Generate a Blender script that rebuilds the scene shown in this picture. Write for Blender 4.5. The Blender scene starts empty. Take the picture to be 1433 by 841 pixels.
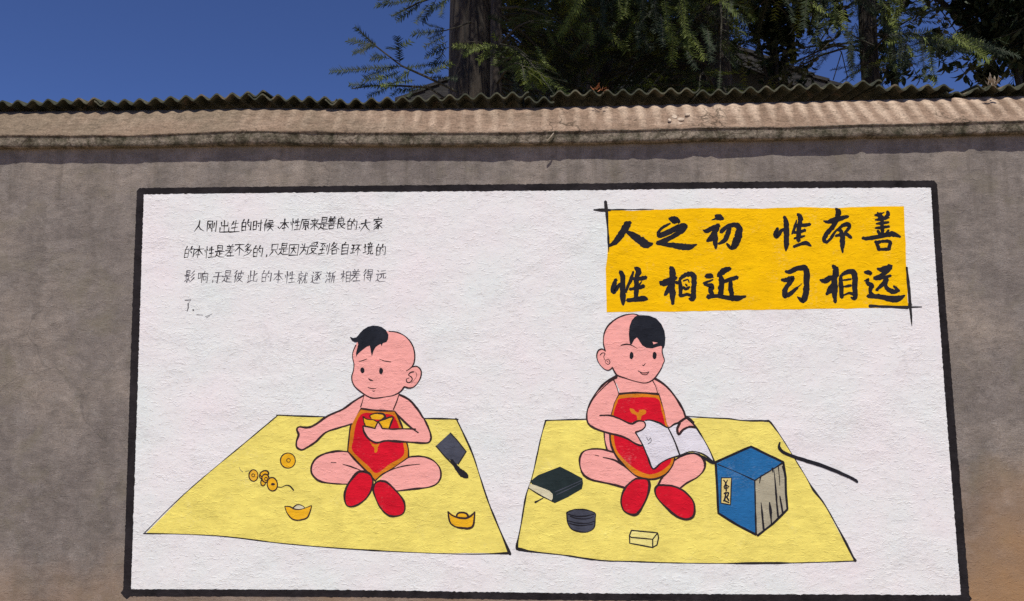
import bpy, bmesh, math, random
from mathutils import Vector, Matrix, noise
from mathutils.geometry import tessellate_polygon
random.seed(7)
S = bpy.context.scene
COL = S.collection
RAD = math.radians

# ---------------------------------------------------------------- camera
W0, H0, FPX = 1433.0, 841.0, 1060.0
CAMP = Vector((0.0, -3.2, 1.6))
CAMR = (Matrix.Rotation(RAD(1.57), 3, 'Z') @ Matrix.Rotation(RAD(90 + 6.1), 3, 'X')
        @ Matrix.Rotation(RAD(-0.4), 3, 'Z'))
cd = bpy.data.cameras.new('camera')
cam = bpy.data.objects.new('camera', cd); COL.objects.link(cam)
cam.matrix_world = Matrix.Translation(CAMP) @ CAMR.to_4x4()
cd.sensor_width = 36.0; cd.lens = 36.0 * FPX / W0
cd.clip_start = 0.05; cd.clip_end = 2000
S.camera = cam

def P(px, py, Y=0.0):
    """point of the vertical plane y = Y that the photograph shows at (px, py)"""
    d = CAMR @ Vector(((px - W0/2) / FPX, -(py - H0/2) / FPX, -1.0))
    return CAMP + d * ((Y - CAMP.y) / d.y)

# ---------------------------------------------------------------- light
SUN_EL, SUN_AZ = 66.0, 2.0     # degrees; azimuth off the wall's normal, towards +x
world = bpy.data.worlds.new('World'); S.world = world; world.use_nodes = True
nt = world.node_tree; bg = nt.nodes['Background']
sky = nt.nodes.new('ShaderNodeTexSky'); sky.sky_type = 'NISHITA'; sky.sun_disc = False
sky.sun_elevation = RAD(SUN_EL); sky.sun_rotation = RAD(180.0 - SUN_AZ)
sky.altitude = 3000; sky.air_density = 0.85; sky.dust_density = 0.0; sky.ozone_density = 10.0
hs = nt.nodes.new('ShaderNodeHueSaturation'); hs.inputs['Saturation'].default_value = 1.02; hs.inputs['Hue'].default_value = 0.511
nt.links.new(sky.outputs[0], hs.inputs['Color']); nt.links.new(hs.outputs[0], bg.inputs[0]); bg.inputs[1].default_value = 0.104
sd = bpy.data.lights.new('sun', 'SUN'); sd.energy = 4.9; sd.angle = RAD(0.53); sd.color = (1.0, 0.935, 0.845)
sun = bpy.data.objects.new('sun', sd); COL.objects.link(sun)
ce = math.cos(RAD(SUN_EL))
sdir = Vector((ce*math.sin(RAD(SUN_AZ)), -ce*math.cos(RAD(SUN_AZ)), math.sin(RAD(SUN_EL))))
sun.rotation_euler = (sdir).to_track_quat('Z', 'Y').to_euler()
sun.location = (0, -8, 12)
S.view_settings.view_transform = 'Standard'; S.view_settings.look = 'None'
S.view_settings.exposure = 0.12; S.view_settings.gamma = 1.0
S.cycles.use_denoising = False
S.cycles.max_bounces = 6; S.cycles.transparent_max_bounces = 12

# ---------------------------------------------------------------- helpers
def link_obj(name, data, parent=None):
    o = bpy.data.objects.new(name, data); COL.objects.link(o)
    if parent is not None: o.parent = parent
    return o

def mesh_obj(name, vs, fs, mat, parent=None, smooth=False, mats=None, mi=None):
    me = bpy.data.meshes.new(name)
    off = origin_of(parent)
    me.from_pydata([(v[0]-off[0], v[1]-off[1], v[2]-off[2]) for v in vs], [], fs)
    if mats:
        for m in mats: me.materials.append(m)
        me.polygons.foreach_set('material_index', mi)
    elif mat: me.materials.append(mat)
    if smooth: me.polygons.foreach_set('use_smooth', [True]*len(me.polygons))
    me.update()
    return link_obj(name, me, parent)

def origin_of(o):
    v = Vector((0, 0, 0))
    while o is not None:
        v = v + Vector(o.location); o = o.parent
    return v

def tag(o, label=None, cat=None, group=None, kind=None):
    if label: o['label'] = label
    if cat: o['category'] = cat
    if group: o['group'] = group
    if kind: o['kind'] = kind
    return o

def empty(name, loc, label=None, cat=None, group=None, parent=None):
    o = link_obj(name, None, parent); o.location = Vector(loc) - origin_of(parent)
    o.empty_display_size = 0.1
    return tag(o, label, cat, group)

class MB:
    def __init__(s): s.v = []; s.f = []; s.mi = []
    def add(s, vs, fs, mi=0):
        b = len(s.v); s.v += vs; s.f += [tuple(i+b for i in f) for f in fs]; s.mi += [mi]*len(fs)
    def box(s, lo, hi, mi=0):
        x0,y0,z0 = lo; x1,y1,z1 = hi
        s.add([(x0,y0,z0),(x1,y0,z0),(x1,y1,z0),(x0,y1,z0),(x0,y0,z1),(x1,y0,z1),(x1,y1,z1),(x0,y1,z1)],
              [(0,3,2,1),(4,5,6,7),(0,1,5,4),(1,2,6,5),(2,3,7,6),(3,0,4,7)], mi)
    def tube(s, pts, rads, n=6, mi=0, cap=True):
        b = len(s.v); N = len(pts)
        for i, p in enumerate(pts):
            t = (pts[min(i+1, N-1)] - pts[max(i-1, 0)])
            if t.length < 1e-9: t = Vector((0, 0, 1))
            t.normalize()
            u = t.cross(Vector((0.13, 0.97, 0.2)));
            if u.length < .05: u = t.cross(Vector((1, 0, 0)))
            u.normalize(); w = t.cross(u)
            for k in range(n):
                a = 2*math.pi*k/n
                s.v.append(p + (u*math.cos(a) + w*math.sin(a))*rads[i])
        for i in range(N-1):
            for k in range(n):
                k2 = (k+1) % n
                s.f.append((b+i*n+k, b+i*n+k2, b+(i+1)*n+k2, b+(i+1)*n+k)); s.mi.append(mi)
        if cap:
            s.f.append(tuple(b+(N-1)*n+k for k in range(n))); s.mi.append(mi)
    def build(s, name, mats, parent=None, smooth=False):
        if not isinstance(mats, (list, tuple)): mats = [mats]
        return mesh_obj(name, s.v, s.f, None, parent, smooth, mats, s.mi)

# ---------------------------------------------------------------- materials
def new_mat(name):
    m = bpy.data.materials.new(name); m.use_nodes = True
    return m, m.node_tree, m.node_tree.nodes['Principled BSDF']
def N(nt, typ, **kw):
    n = nt.nodes.new(typ)
    for k, v in kw.items(): setattr(n, k, v)
    return n
def noise_n(nt, vec, scale, detail=4, rough=.55, dist=0):
    n = N(nt, 'ShaderNodeTexNoise'); n.inputs['Scale'].default_value = scale
    n.inputs['Detail'].default_value = detail; n.inputs['Roughness'].default_value = rough
    n.inputs['Distortion'].default_value = dist
    nt.links.new(vec, n.inputs['Vector']); return n.outputs['Fac']
def mapv(nt, vec, sc, rot=(0,0,0), loc=(0,0,0)):
    n = N(nt, 'ShaderNodeMapping'); n.inputs['Scale'].default_value = sc; n.inputs['Rotation'].default_value = rot
    n.inputs['Location'].default_value = loc
    nt.links.new(vec, n.inputs['Vector']); return n.outputs[0]
def ramp(nt, fac, stops):
    n = N(nt, 'ShaderNodeValToRGB'); e = n.color_ramp.elements
    while len(e) > 1: e.remove(e[-1])
    for i, (p, c) in enumerate(stops):
        if not isinstance(c, (tuple, list)): c = (c, c, c)
        if i == 0: e[0].position = p; e[0].color = (*c, 1)
        else:
            q = e.new(p); q.color = (*c, 1)
    nt.links.new(fac, n.inputs[0]); return n.outputs[0]
def mix(nt, fac, a, b, mode='MIX'):
    n = N(nt, 'ShaderNodeMix', data_type='RGBA', blend_type=mode)
    for s, v in ((n.inputs[0], fac), (n.inputs[6], a), (n.inputs[7], b)):
        if hasattr(v, 'links') or hasattr(v, 'is_linked'): nt.links.new(v, s)
        elif isinstance(v, (tuple, list)): s.default_value = (*v[:3], 1)
        else: s.default_value = v
    return n.outputs[2]
def math_n(nt, op, a, b=0.0, c=None, clamp=False):
    n = N(nt, 'ShaderNodeMath', operation=op, use_clamp=clamp)
    for i, v in enumerate((a, b) if c is None else (a, b, c)):
        if hasattr(v, 'is_linked'): nt.links.new(v, n.inputs[i])
        else: n.inputs[i].default_value = v
    return n.outputs[0]
def gpos(nt):
    return N(nt, 'ShaderNodeNewGeometry').outputs['Position']

def plaster_height(nt, pos):
    """relief of the trowelled plaster, shared by bare wall and paint (metres)"""
    w = mapv(nt, pos, (1.0, 1.0, 1.8), rot=(0, RAD(4), 0))
    fine = noise_n(nt, w, 150, 3, .65)
    mid = noise_n(nt, w, 48, 3, .6, .5)
    big = noise_n(nt, mapv(nt, pos, (1, 1, 1.5), rot=(0, RAD(-20), 0)), 5.5, 3, .5, .3)
    rid = N(nt, 'ShaderNodeTexNoise'); rid.noise_type = 'RIDGED_MULTIFRACTAL'
    rid.inputs['Scale'].default_value = 7; rid.inputs['Detail'].default_value = 3
    nt.links.new(mapv(nt, pos, (1, 1, 2.0), rot=(0, RAD(25), 0)), rid.inputs['Vector'])
    r = math_n(nt, 'MULTIPLY', rid.outputs['Fac'], 0.00035)
    am = ramp(nt, noise_n(nt, mapv(nt, pos, (1, 1, 1.3)), 3.1, 4, .6, .8), [(.33, .25), (.5, .7), (.68, 1.5)])   # rubbed smooth here, rough there
    h = math_n(nt, 'MULTIPLY_ADD', math_n(nt, 'MULTIPLY', fine, am), 0.0011, r)
    h = math_n(nt, 'MULTIPLY_ADD', math_n(nt, 'MULTIPLY', mid, am), 0.0013, h)
    # trowel creases: sparse short ridges
    cz = noise_n(nt, mapv(nt, pos, (1, 1, 2.6), rot=(0, RAD(-14), 0)), 26, 2, .5, 1.2)
    h = math_n(nt, 'MULTIPLY_ADD', ramp(nt, cz, [(.60, 0), (.66, 1), (.72, .2)]), 0.0007, h)
    return math_n(nt, 'MULTIPLY_ADD', big, 0.0040, h)
def bump(nt, h, b, strength=1.0, nm='Normal'):
    n = N(nt, 'ShaderNodeBump'); n.inputs['Strength'].default_value = strength; n.inputs['Distance'].default_value = 1.0
    nt.links.new(h, n.inputs['Height']); nt.links.new(n.outputs[0], b.inputs[nm])

def make_wall_mat():
    m, nt, b = new_mat('bare_plaster'); pos = gpos(nt)
    c1 = noise_n(nt, pos, 1.5, 5, .6, .4)
    base = ramp(nt, c1, [(.3, (.130, .112, .101)), (.5, (.205, .178, .155)), (.7, (.28, .235, .190))])
    st = noise_n(nt, mapv(nt, pos, (3.2, 3.2, .35)), 2.0, 5, .6)
    base = mix(nt, ramp(nt, st, [(.48, 0), (.66, .45)]), base, (.125, .108, .09))
    c2 = noise_n(nt, mapv(nt, pos, (1, 1, 1.4)), 7, 6, .65, .8)
    base = mix(nt, ramp(nt, c2, [(.38, .36), (.56, 0)]), base, (.12, .105, .09))
    base = mix(nt, ramp(nt, noise_n(nt, pos, 14, 5, .7), [(.5, 0), (.75, .45)]), base, (.29, .265, .235))
    grit = noise_n(nt, mapv(nt, pos, (1, 1, 1.5)), 170, 3, .75)
    base = mix(nt, 1.0, base, ramp(nt, grit, [(.30, .62), (.5, 1.0), (.68, 1.35)]), 'MULTIPLY')
    tr = noise_n(nt, mapv(nt, pos, (1.1, 1, 1.9), rot=(0, RAD(9), 0)), 15, 6, .75, .5)
    base = mix(nt, 1.0, base, ramp(nt, tr, [(.34, .76), (.5, 1.0), (.64, 1.2)]), 'MULTIPLY')
    base = mix(nt, ramp(nt, noise_n(nt, pos, 4.5, 5, .7, .6), [(.52, 0), (.70, .5)]), base, (.175, .155, .105))
    sz = N(nt, 'ShaderNodeSeparateXYZ'); nt.links.new(pos, sz.inputs[0])
    dr = math_n(nt, 'MULTIPLY', ramp(nt, noise_n(nt, mapv(nt, pos, (6, 6, .5)), 2.2, 4, .65), [(.52, 0), (.66, 1)]), ramp(nt, math_n(nt, 'MULTIPLY_ADD', sz.outputs['Z'], 1.0, -1.6), [(.45, 0), (.85, .42)]))
    base = mix(nt, dr, base, (.085, .072, .055))
    vo = N(nt, 'ShaderNodeTexVoronoi', feature='DISTANCE_TO_EDGE'); vo.inputs['Scale'].default_value = 1.15
    wq = N(nt, 'ShaderNodeVectorMath', operation='MULTIPLY_ADD')
    nc = N(nt, 'ShaderNodeTexNoise'); nc.inputs['Scale'].default_value = 3.5; nc.inputs['Detail'].default_value = 6
    nt.links.new(pos, nc.inputs['Vector']); nt.links.new(nc.outputs['Color'], wq.inputs[0]); wq.inputs[1].default_value = (.35, .35, .35); nt.links.new(pos, wq.inputs[2])
    nt.links.new(wq.outputs[0], vo.inputs['Vector'])
    ck = math_n(nt, 'MULTIPLY', ramp(nt, vo.outputs['Distance'], [(.0, 1), (.006, 0)]), ramp(nt, noise_n(nt, pos, 1.7, 2, .5), [(.52, 0), (.60, .40)]))
    base = mix(nt, ck, base, (.05, .045, .04))
    # mud splashed and soaked up from the ground
    sx = N(nt, 'ShaderNodeSeparateXYZ'); nt.links.new(pos, sx.inputs[0])
    zz = math_n(nt, 'MULTIPLY_ADD', noise_n(nt, pos, 2.2, 4, .6), -.75, sx.outputs['Z'])
    zz = math_n(nt, 'MULTIPLY_ADD', ramp(nt, math_n(nt, 'MULTIPLY_ADD', sx.outputs['X'], .5, 0.0), [(.6, 0), (1, 1)]), -.42, zz)
    mud = ramp(nt, zz, [(.0, .85), (.55, 0)])
    base = mix(nt, mud, base, (.34, .195, .085))
    nt.links.new(base, b.inputs['Base Color']); b.inputs['Roughness'].default_value = .9
    pit = ramp(nt, noise_n(nt, pos, 130, 2, .5), [(.28, -.0025), (.38, 0)])
    h = math_n(nt, 'MULTIPLY_ADD', ramp(nt, noise_n(nt, pos, 120, 2, .5), [(.25, 0), (.36, 1)]), .0012, plaster_height(nt, pos))
    bump(nt, h, b, .9)
    return m
M_WALL = make_wall_mat()

_pm = {}
def paint(name, col, var=.08, dry=0.0, dark=None, rough=.95):
    """matt wall paint of one colour; dry > 0 leaves brush gaps where the plaster's high spots stay bare"""
    if name in _pm: return _pm[name]
    m, nt, b = new_mat(name); pos = gpos(nt)
    n1 = noise_n(nt, pos, 9, 5, .65, .5)
    lo = tuple(c*(1-var*1.6) for c in col); hi = tuple(min(.92, c*(1+var)) for c in col)
    c = ramp(nt, n1, [(.3, lo), (.55, col), (.75, hi)])
    sp = ramp(nt, noise_n(nt, mapv(nt, pos, (1, 1, 2)), 85, 2, .6), [(.62, 0), (.74, .35)])
    c = mix(nt, sp, c, dark or tuple(x*.55 for x in col))
    br = noise_n(nt, mapv(nt, pos, (1, 1, 5), rot=(0, RAD(35), 0)), 14, 4, .7, .4)       # brush streaks
    c = mix(nt, 1.0, c, ramp(nt, br, [(.32, .88), (.5, 1.0), (.66, 1.07)]), 'MULTIPLY')
    if max(col) > .3:      # thin coats let the white ground through on the high spots
        th = math_n(nt, 'MULTIPLY', noise_n(nt, pos, 7, 4, .65, .6), noise_n(nt, mapv(nt, pos, (1, 1, 2)), 75, 3, .7))
        c = mix(nt, ramp(nt, th, [(.31, 0), (.43, .10)]), c, (.75, .74, .68))
    nt.links.new(c, b.inputs['Base Color']); b.inputs['Roughness'].default_value = rough
    b.inputs['Specular IOR Level'].default_value = .08
    bump(nt, plaster_height(nt, pos), b, .9)
    if dry > 0:
        d1 = noise_n(nt, mapv(nt, pos, (1, 1, 1.7)), 150, 3, .7)
        d2 = noise_n(nt, pos, 12, 3, .6)
        k = math_n(nt, 'MULTIPLY_ADD', d2, .5, math_n(nt, 'MULTIPLY', d1, .8))
        a = ramp(nt, k, [(.36 + .3*dry - .05, 0.15), (.36 + .3*dry + .05, 1)])
        nt.links.new(a, b.inputs['Alpha'])
    _pm[name] = m; return m

def make_panel_mat():
    m, nt, b = new_mat('white_wall_paint'); pos = gpos(nt)
    c = ramp(nt, noise_n(nt, mapv(nt, pos, (1, 1, .8)), 2.6, 4, .6), [(.34, (.75, .80, .775)), (.5, (.785, .79, .775)), (.66, (.81, .775, .775))])
    c = mix(nt, ramp(nt, noise_n(nt, pos, 11, 4, .6), [(.5, 0), (.8, .35)]), c, (.70, .715, .73))
    sp = ramp(nt, noise_n(nt, mapv(nt, pos, (1, 1, 2.2), rot=(0, RAD(12), 0)), 60, 3, .65), [(.60, 0), (.74, .6)])
    c = mix(nt, sp, c, (.46, .45, .45))
    # grey bloom and scuffs where the paint is thin
    sc = math_n(nt, 'MULTIPLY', noise_n(nt, mapv(nt, pos, (1, 1, 1.6), rot=(0, RAD(30), 0)), 4.2, 6, .75, 1.0), noise_n(nt, mapv(nt, pos, (1, 1, 3)), 34, 4, .7))
    c = mix(nt, ramp(nt, sc, [(.28, 0), (.42, .45)]), c, (.48, .47, .46))
    nt.links.new(c, b.inputs['Base Color']); b.inputs['Roughness'].default_value = .7
    b.inputs['Specular IOR Level'].default_value = .08
    bump(nt, plaster_height(nt, pos), b, 1.0)
    return m
M_PANEL = make_panel_mat()

def simple_mat(name, stops, scale=8, bumph=.002, bscale=60, rough=.85, transl=None, sc3=(1, 1, 1)):
    m, nt, b = new_mat(name); pos = mapv(nt, gpos(nt), sc3)
    c = ramp(nt, noise_n(nt, pos, scale, 6, .65, .3), stops)
    nt.links.new(c, b.inputs['Base Color']); b.inputs['Roughness'].default_value = rough
    if bumph: bump(nt, math_n(nt, 'MULTIPLY', noise_n(nt, pos, bscale, 5, .65), bumph), b)
    if transl:
        t = N(nt, 'ShaderNodeBsdfTranslucent'); nt.links.new(c, t.inputs['Color'])
        mx = N(nt, 'ShaderNodeMixShader'); mx.inputs[0].default_value = transl
        nt.links.new(b.outputs[0], mx.inputs[1]); nt.links.new(t.outputs[0], mx.inputs[2])
        nt.links.new(mx.outputs[0], nt.nodes['Material Output'].inputs[0])
    return m
M_GROUND = simple_mat('earth_yard', [(.3, (.24, .17, .11)), (.6, (.36, .27, .18)), (.8, (.42, .33, .23))], 3, .02, 20)
def make_cope_mat():
    m, nt, b = new_mat('coping_mortar'); pos = gpos(nt)
    c = ramp(nt, noise_n(nt, mapv(nt, pos, (.7, 1, 2.5)), 3.5, 6, .65, .5), [(.28, (.15, .105, .072)), (.5, (.225, .158, .112)), (.72, (.31, .23, .17))])
    # paler bands down the slope, repeating at the corrugation's pitch (attribute 'run')
    ar = N(nt, 'ShaderNodeAttribute', attribute_name='pale_band')
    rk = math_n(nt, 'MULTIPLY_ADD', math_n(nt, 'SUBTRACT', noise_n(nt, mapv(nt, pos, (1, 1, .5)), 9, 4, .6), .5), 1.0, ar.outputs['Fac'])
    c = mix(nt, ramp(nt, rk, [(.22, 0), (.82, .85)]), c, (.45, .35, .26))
    sx = N(nt, 'ShaderNodeSeparateXYZ'); nt.links.new(pos, sx.inputs[0])
    gr = math_n(nt, 'MULTIPLY_ADD', math_n(nt, 'SUBTRACT', noise_n(nt, pos, 2.5, 5, .65), .5), 3.0, math_n(nt, 'MULTIPLY_ADD', sx.outputs['X'], -.38, .1))
    c = mix(nt, ramp(nt, gr, [(.1, 0), (.9, .75)]), c, (.155, .125, .088))
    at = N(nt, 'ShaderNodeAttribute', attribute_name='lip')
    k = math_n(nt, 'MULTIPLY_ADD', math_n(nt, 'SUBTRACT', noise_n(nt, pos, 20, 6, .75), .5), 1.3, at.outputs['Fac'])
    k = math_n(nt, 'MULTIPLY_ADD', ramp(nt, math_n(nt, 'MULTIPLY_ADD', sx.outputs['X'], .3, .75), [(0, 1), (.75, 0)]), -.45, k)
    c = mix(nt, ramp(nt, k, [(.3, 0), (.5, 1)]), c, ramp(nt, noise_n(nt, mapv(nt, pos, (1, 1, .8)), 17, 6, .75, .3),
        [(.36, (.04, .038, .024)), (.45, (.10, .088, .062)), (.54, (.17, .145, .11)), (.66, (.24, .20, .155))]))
    c = mix(nt, ramp(nt, noise_n(nt, mapv(nt, pos, (1.5, 1, 1)), 40, 4, .7), [(.6, 0), (.70, .7)]), c, (.10, .08, .055))
    c = mix(nt, 1.0, c, ramp(nt, noise_n(nt, pos, 120, 3, .75), [(.3, .62), (.5, 1.0), (.68, 1.3)]), 'MULTIPLY')
    c = mix(nt, 1.0, c, ramp(nt, noise_n(nt, mapv(nt, pos, (1, 1, 3.5), rot=(0, RAD(-7), 0)), 21, 5, .7, .6), [(.34, .72), (.5, 1.0), (.64, 1.15)]), 'MULTIPLY')
    # cracks and flaked bits of mortar, densest along the lip
    vo = N(nt, 'ShaderNodeTexVoronoi', feature='DISTANCE_TO_EDGE'); vo.inputs['Scale'].default_value = 9
    wq = N(nt, 'ShaderNodeVectorMath', operation='MULTIPLY_ADD'); nc = N(nt, 'ShaderNodeTexNoise'); nc.inputs['Scale'].default_value = 14; nc.inputs['Detail'].default_value = 5
    nt.links.new(pos, nc.inputs['Vector']); nt.links.new(nc.outputs['Color'], wq.inputs[0]); wq.inputs[1].default_value = (.16, .16, .16); nt.links.new(pos, wq.inputs[2])
    nt.links.new(wq.outputs[0], vo.inputs['Vector'])
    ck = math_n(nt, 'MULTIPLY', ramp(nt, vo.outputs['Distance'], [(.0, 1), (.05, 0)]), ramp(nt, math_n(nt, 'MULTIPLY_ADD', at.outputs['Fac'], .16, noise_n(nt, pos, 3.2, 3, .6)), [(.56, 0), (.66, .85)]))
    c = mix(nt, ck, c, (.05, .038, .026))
    nt.links.new(c, b.inputs['Base Color']); b.inputs['Roughness'].default_value = .95
    b.inputs['Specular IOR Level'].default_value = .1
    h = math_n(nt, 'MULTIPLY_ADD', noise_n(nt, pos, 22, 5, .7), .014, math_n(nt, 'MULTIPLY', noise_n(nt, pos, 110, 3, .6), .0025))
    bump(nt, h, b, .8)
    return m
M_COPE = make_cope_mat()
M_SHEET = simple_mat('weathered_fibre_cement', [(.3, (.020, .026, .014)), (.5, (.046, .050, .026)), (.59, (.10, .095, .055)), (.70, (.20, .125, .085))], 14, .003, 90)
M_BARK = simple_mat('fir_bark', [(.3, (.012, .010, .008)), (.55, (.036, .026, .017)), (.75, (.07, .05, .03))], 24, .02, 40, sc3=(1.6, 1.6, .12))
M_BARK2 = simple_mat('smooth_bark', [(.3, (.015, .013, .010)), (.7, (.04, .034, .026))], 10, .01, 40, sc3=(1, 1, .5))
M_TWIG = simple_mat('fir_twig', [(.3, (.022, .02, .01)), (.7, (.05, .043, .025))], 20, 0)
M_NEED = simple_mat('fir_needles', [(.34, (.008, .018, .007)), (.5, (.016, .034, .009)), (.64, (.04, .068, .012))], 2.2, 0, rough=.75, transl=.2)
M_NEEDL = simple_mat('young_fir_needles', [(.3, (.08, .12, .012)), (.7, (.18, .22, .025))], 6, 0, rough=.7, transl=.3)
M_LEAF = simple_mat('broad_leaves', [(.3, (.010, .020, .009)), (.5, (.018, .034, .012)), (.75, (.045, .07, .02))], 2.5, 0, rough=.6, transl=.12)
M_DRY = simple_mat('dry_leaf', [(.3, (.25, .08, .03)), (.7, (.40, .17, .07))], 30, 0)
M_ROOF = simple_mat('dark_roof_tile', [(.3, (.010, .010, .011)), (.7, (.026, .024, .024))], 9, .01, 30)
M_HOUSE = simple_mat('grey_render', [(.3, (.035, .042, .044)), (.7, (.06, .068, .068))], 3, .004, 40)
M_GLASS = simple_mat('dark_window_glass', [(.3, (.02, .025, .03)), (.7, (.03, .035, .04))], 2, 0, rough=.08)
M_FRAME = simple_mat('window_frame_paint', [(.3, (.25, .25, .24)), (.7, (.35, .35, .33))], 9, 0)

# ---------------------------------------------------------------- ground
g = 300
gm = MB(); n = 30
gv = [(-g + 2*g*i/n, -g + 2*g*j/n, 0.0) for j in range(n+1) for i in range(n+1)]
gm.add(gv, [(j*(n+1)+i, j*(n+1)+i+1, (j+1)*(n+1)+i+1, (j+1)*(n+1)+i) for j in range(n) for i in range(n)])
tag(gm.build('ground', M_GROUND), kind='structure')

# ---------------------------------------------------------------- wall with its mortar coping
def interp(tab, x):
    if x <= tab[0][0]:
        (a, ya), (b, yb) = tab[0], tab[1]
    elif x >= tab[-1][0]:
        (a, ya), (b, yb) = tab[-2], tab[-1]
    else:
        for (a, ya), (b, yb) in zip(tab, tab[1:]):
            if a <= x <= b: break
    return ya + (yb-ya)*(x-a)/(b-a)
XL, XR = -7.0, 7.0
LIP = -0.034
bot_tab = [(P(px, py, LIP).x, P(px, py, LIP).z) for px, py in
           ((0, 206.5), (180, 205), (340, 202), (520, 203), (700, 202.5), (880, 199), (1060, 195), (1250, 191), (1433, 186.5))]
def cope_z(x):
    x = max(-2.6, min(2.6, x)); return interp(bot_tab, x)
wall = empty('plastered_wall', (0, 0, 0), 'long grey-brown plastered wall with sunlit mortar coping, behind the white mural', 'wall')
wb = MB()
nx = 140
T = 0.24
wv = []; wf = []
for i in range(nx+1):
    x = XL + (XR-XL)*i/nx; zt = cope_z(x) + .03
    wv += [(x, 0, -.3), (x, 0, zt), (x, T, zt), (x, T, -.3)]
for i in range(nx):
    a = i*4; b2 = a+4
    wf += [(a, b2, b2+1, a+1), (a+1, b2+1, b2+2, a+2), (a+2, b2+2, b2+3, a+3)]
wf += [(0, 1, 2, 3), (nx*4+3, nx*4+2, nx*4+1, nx*4)]
wb.add(wv, wf); wb.build('wall_face', M_WALL, wall)

PER = 0.0706           # pitch of the corrugation
PH0 = P(828.6, 124, .03).x
def ripple(x): return math.cos(2*math.pi*(x-PH0)/PER)
def fbm(x, y, z=0, o=4): return noise.fractal(Vector((x, y, z)), .9, 2.1, o)
# profile: (y, z above the lip's underside, ripple weight, noise weight, lip attribute)
prof = [(0.004, 0.004, 0, 0, 1), (-.018, 0.0, 0, .5, 1), (-.029, .003, 0, 1, 1), (-.0325, .010, 0, .8, 1), (-.031, .024, 0, .6, 1), (-.0295, .040, 0, .6, 1), (-.029, .051, 0, .6, 1),
        (-.0330, .0535, .05, .9, .55), (-.030, .061, .15, .7, .15), (-.012, .074, .5, .6, .12), (0, .089, .8, .5, 0), (.012, .103, 1, .5, 0), (.025, .119, 1, .5, 0),
        (.038, .134, 1, .5, 0), (.052, .150, 1, .5, 0), (.067, .167, 1, .5, 0), (.084, .187, 1, .5, 0), (.102, .206, .8, .3, 0), (.125, .222, .3, .2, 0), (.16, .226, 0, 0, 0), (T, .226, 0, 0, 0), (T, .0, 0, 0, 0)]
cv = []; cf = []; lip = []; pale_band = []
nx = int((XR-XL)/.009); m_ = len(prof)
for i in range(nx+1):
    x = XL + (XR-XL)*i/nx; z0 = cope_z(x)
    big = fbm(x*1.3, 3.1)*.006
    rip = ripple(x) * max(0, .35 + 1.1*noise.noise(Vector((x*.9, 5, 0))) + .12*max(-2, min(2.2, x))) * .0045
    chip = max(0, fbm(x*6, 7.7) - .3)*.012
    for j, (y, z, rw, nw, l) in enumerate(prof):
        nn = fbm(x*9, z*22, 1.3)*.0045*nw + fbm(x*2.2, z*9, 4)*.004*nw + fbm(x*40, z*60, 9)*.0012*nw
        dy = -nn - rip*rw*.75; dz = (nn*.5 + rip*rw*.6)
        if j in (1, 2, 3): dz += chip; dy += chip*.6 if j != 1 else 0
        cv.append((x, y+dy, z0+z+dz+(big if 2 < j < 17 else 0))); lip.append(l); pale_band.append(max(0.0, .45+.40*ripple(x+(y*.35+.012)*noise.noise(Vector((x*2.3, 0, 2)))) + .45*noise.noise(Vector((x*2.2, y*5, 2))))*min(1, .35+rw)*(.6+.4*min(1, max(0, y)*9))*max(.2, min(1, .8+.15*x)))
for i in range(nx):
    for j in range(m_-1):
        a = i*m_+j; cf.append((a, a+m_, a+m_+1, a+1))
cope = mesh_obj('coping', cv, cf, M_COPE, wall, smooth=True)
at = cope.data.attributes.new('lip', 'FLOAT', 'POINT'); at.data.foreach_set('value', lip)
at = cope.data.attributes.new('pale_band', 'FLOAT', 'POINT'); at.data.foreach_set('value', pale_band)

# ---------------------------------------------------------------- corrugated sheets on the wall top
roof = empty('corrugated_roof', (0, .1, 2.7), 'row of dark mossy corrugated roofing sheets laid along the top of the wall', 'roofing')
EDGE = .076
def sheet(pa, pb, ya, yb, lift=0.0, depth=.62, slope=7.0, rag=0.0, amp=.0122, seed=0, twist=0):
    A, B = P(pa, ya, EDGE), P(pb, yb, EDGE)
    n = max(6, int((B.x-A.x)/PER*12)); rows = 6; th = .0075
    top = []
    for r in range(rows+1):
        d = depth*r/rows
        for i in range(n+1):
            x = A.x + (B.x-A.x)*i/n; t = i/n
            zc = A.z + (B.z-A.z)*t + lift
            y = EDGE + d
            if r == 0: y += rag*fbm(x*7, seed)*.03 + fbm(x*22, seed)*.0025
            z = zc - amp + amp*math.cos(2*math.pi*(x-PH0)/PER) + d*math.tan(RAD(slope)) + fbm(x*3, d*2, seed)*.003 + twist*(t-.5)*d
            top.append((x, y, z))
    b = len(top); v = top + [(x, y, z-th) for x, y, z in top]; f = []
    W = n+1
    for r in range(rows):
        for i in range(n):
            a = r*W+i
            f.append((a, a+1, a+W+1, a+W)); f.append((b+a, b+a+W, b+a+W+1, b+a+1))
    for i in range(n):
        f.append((i, b+i, b+i+1, i+1)); a = rows*W+i; f.append((a, a+1, b+a+1, b+a))
    for r in range(rows):
        a = r*W; f.append((a, a+W, b+a+W, b+a)); a += n; f.append((a, b+a, b+a+W, a+W))
    return mesh_obj('roof_sheet', v, f, M_SHEET, roof)
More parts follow.
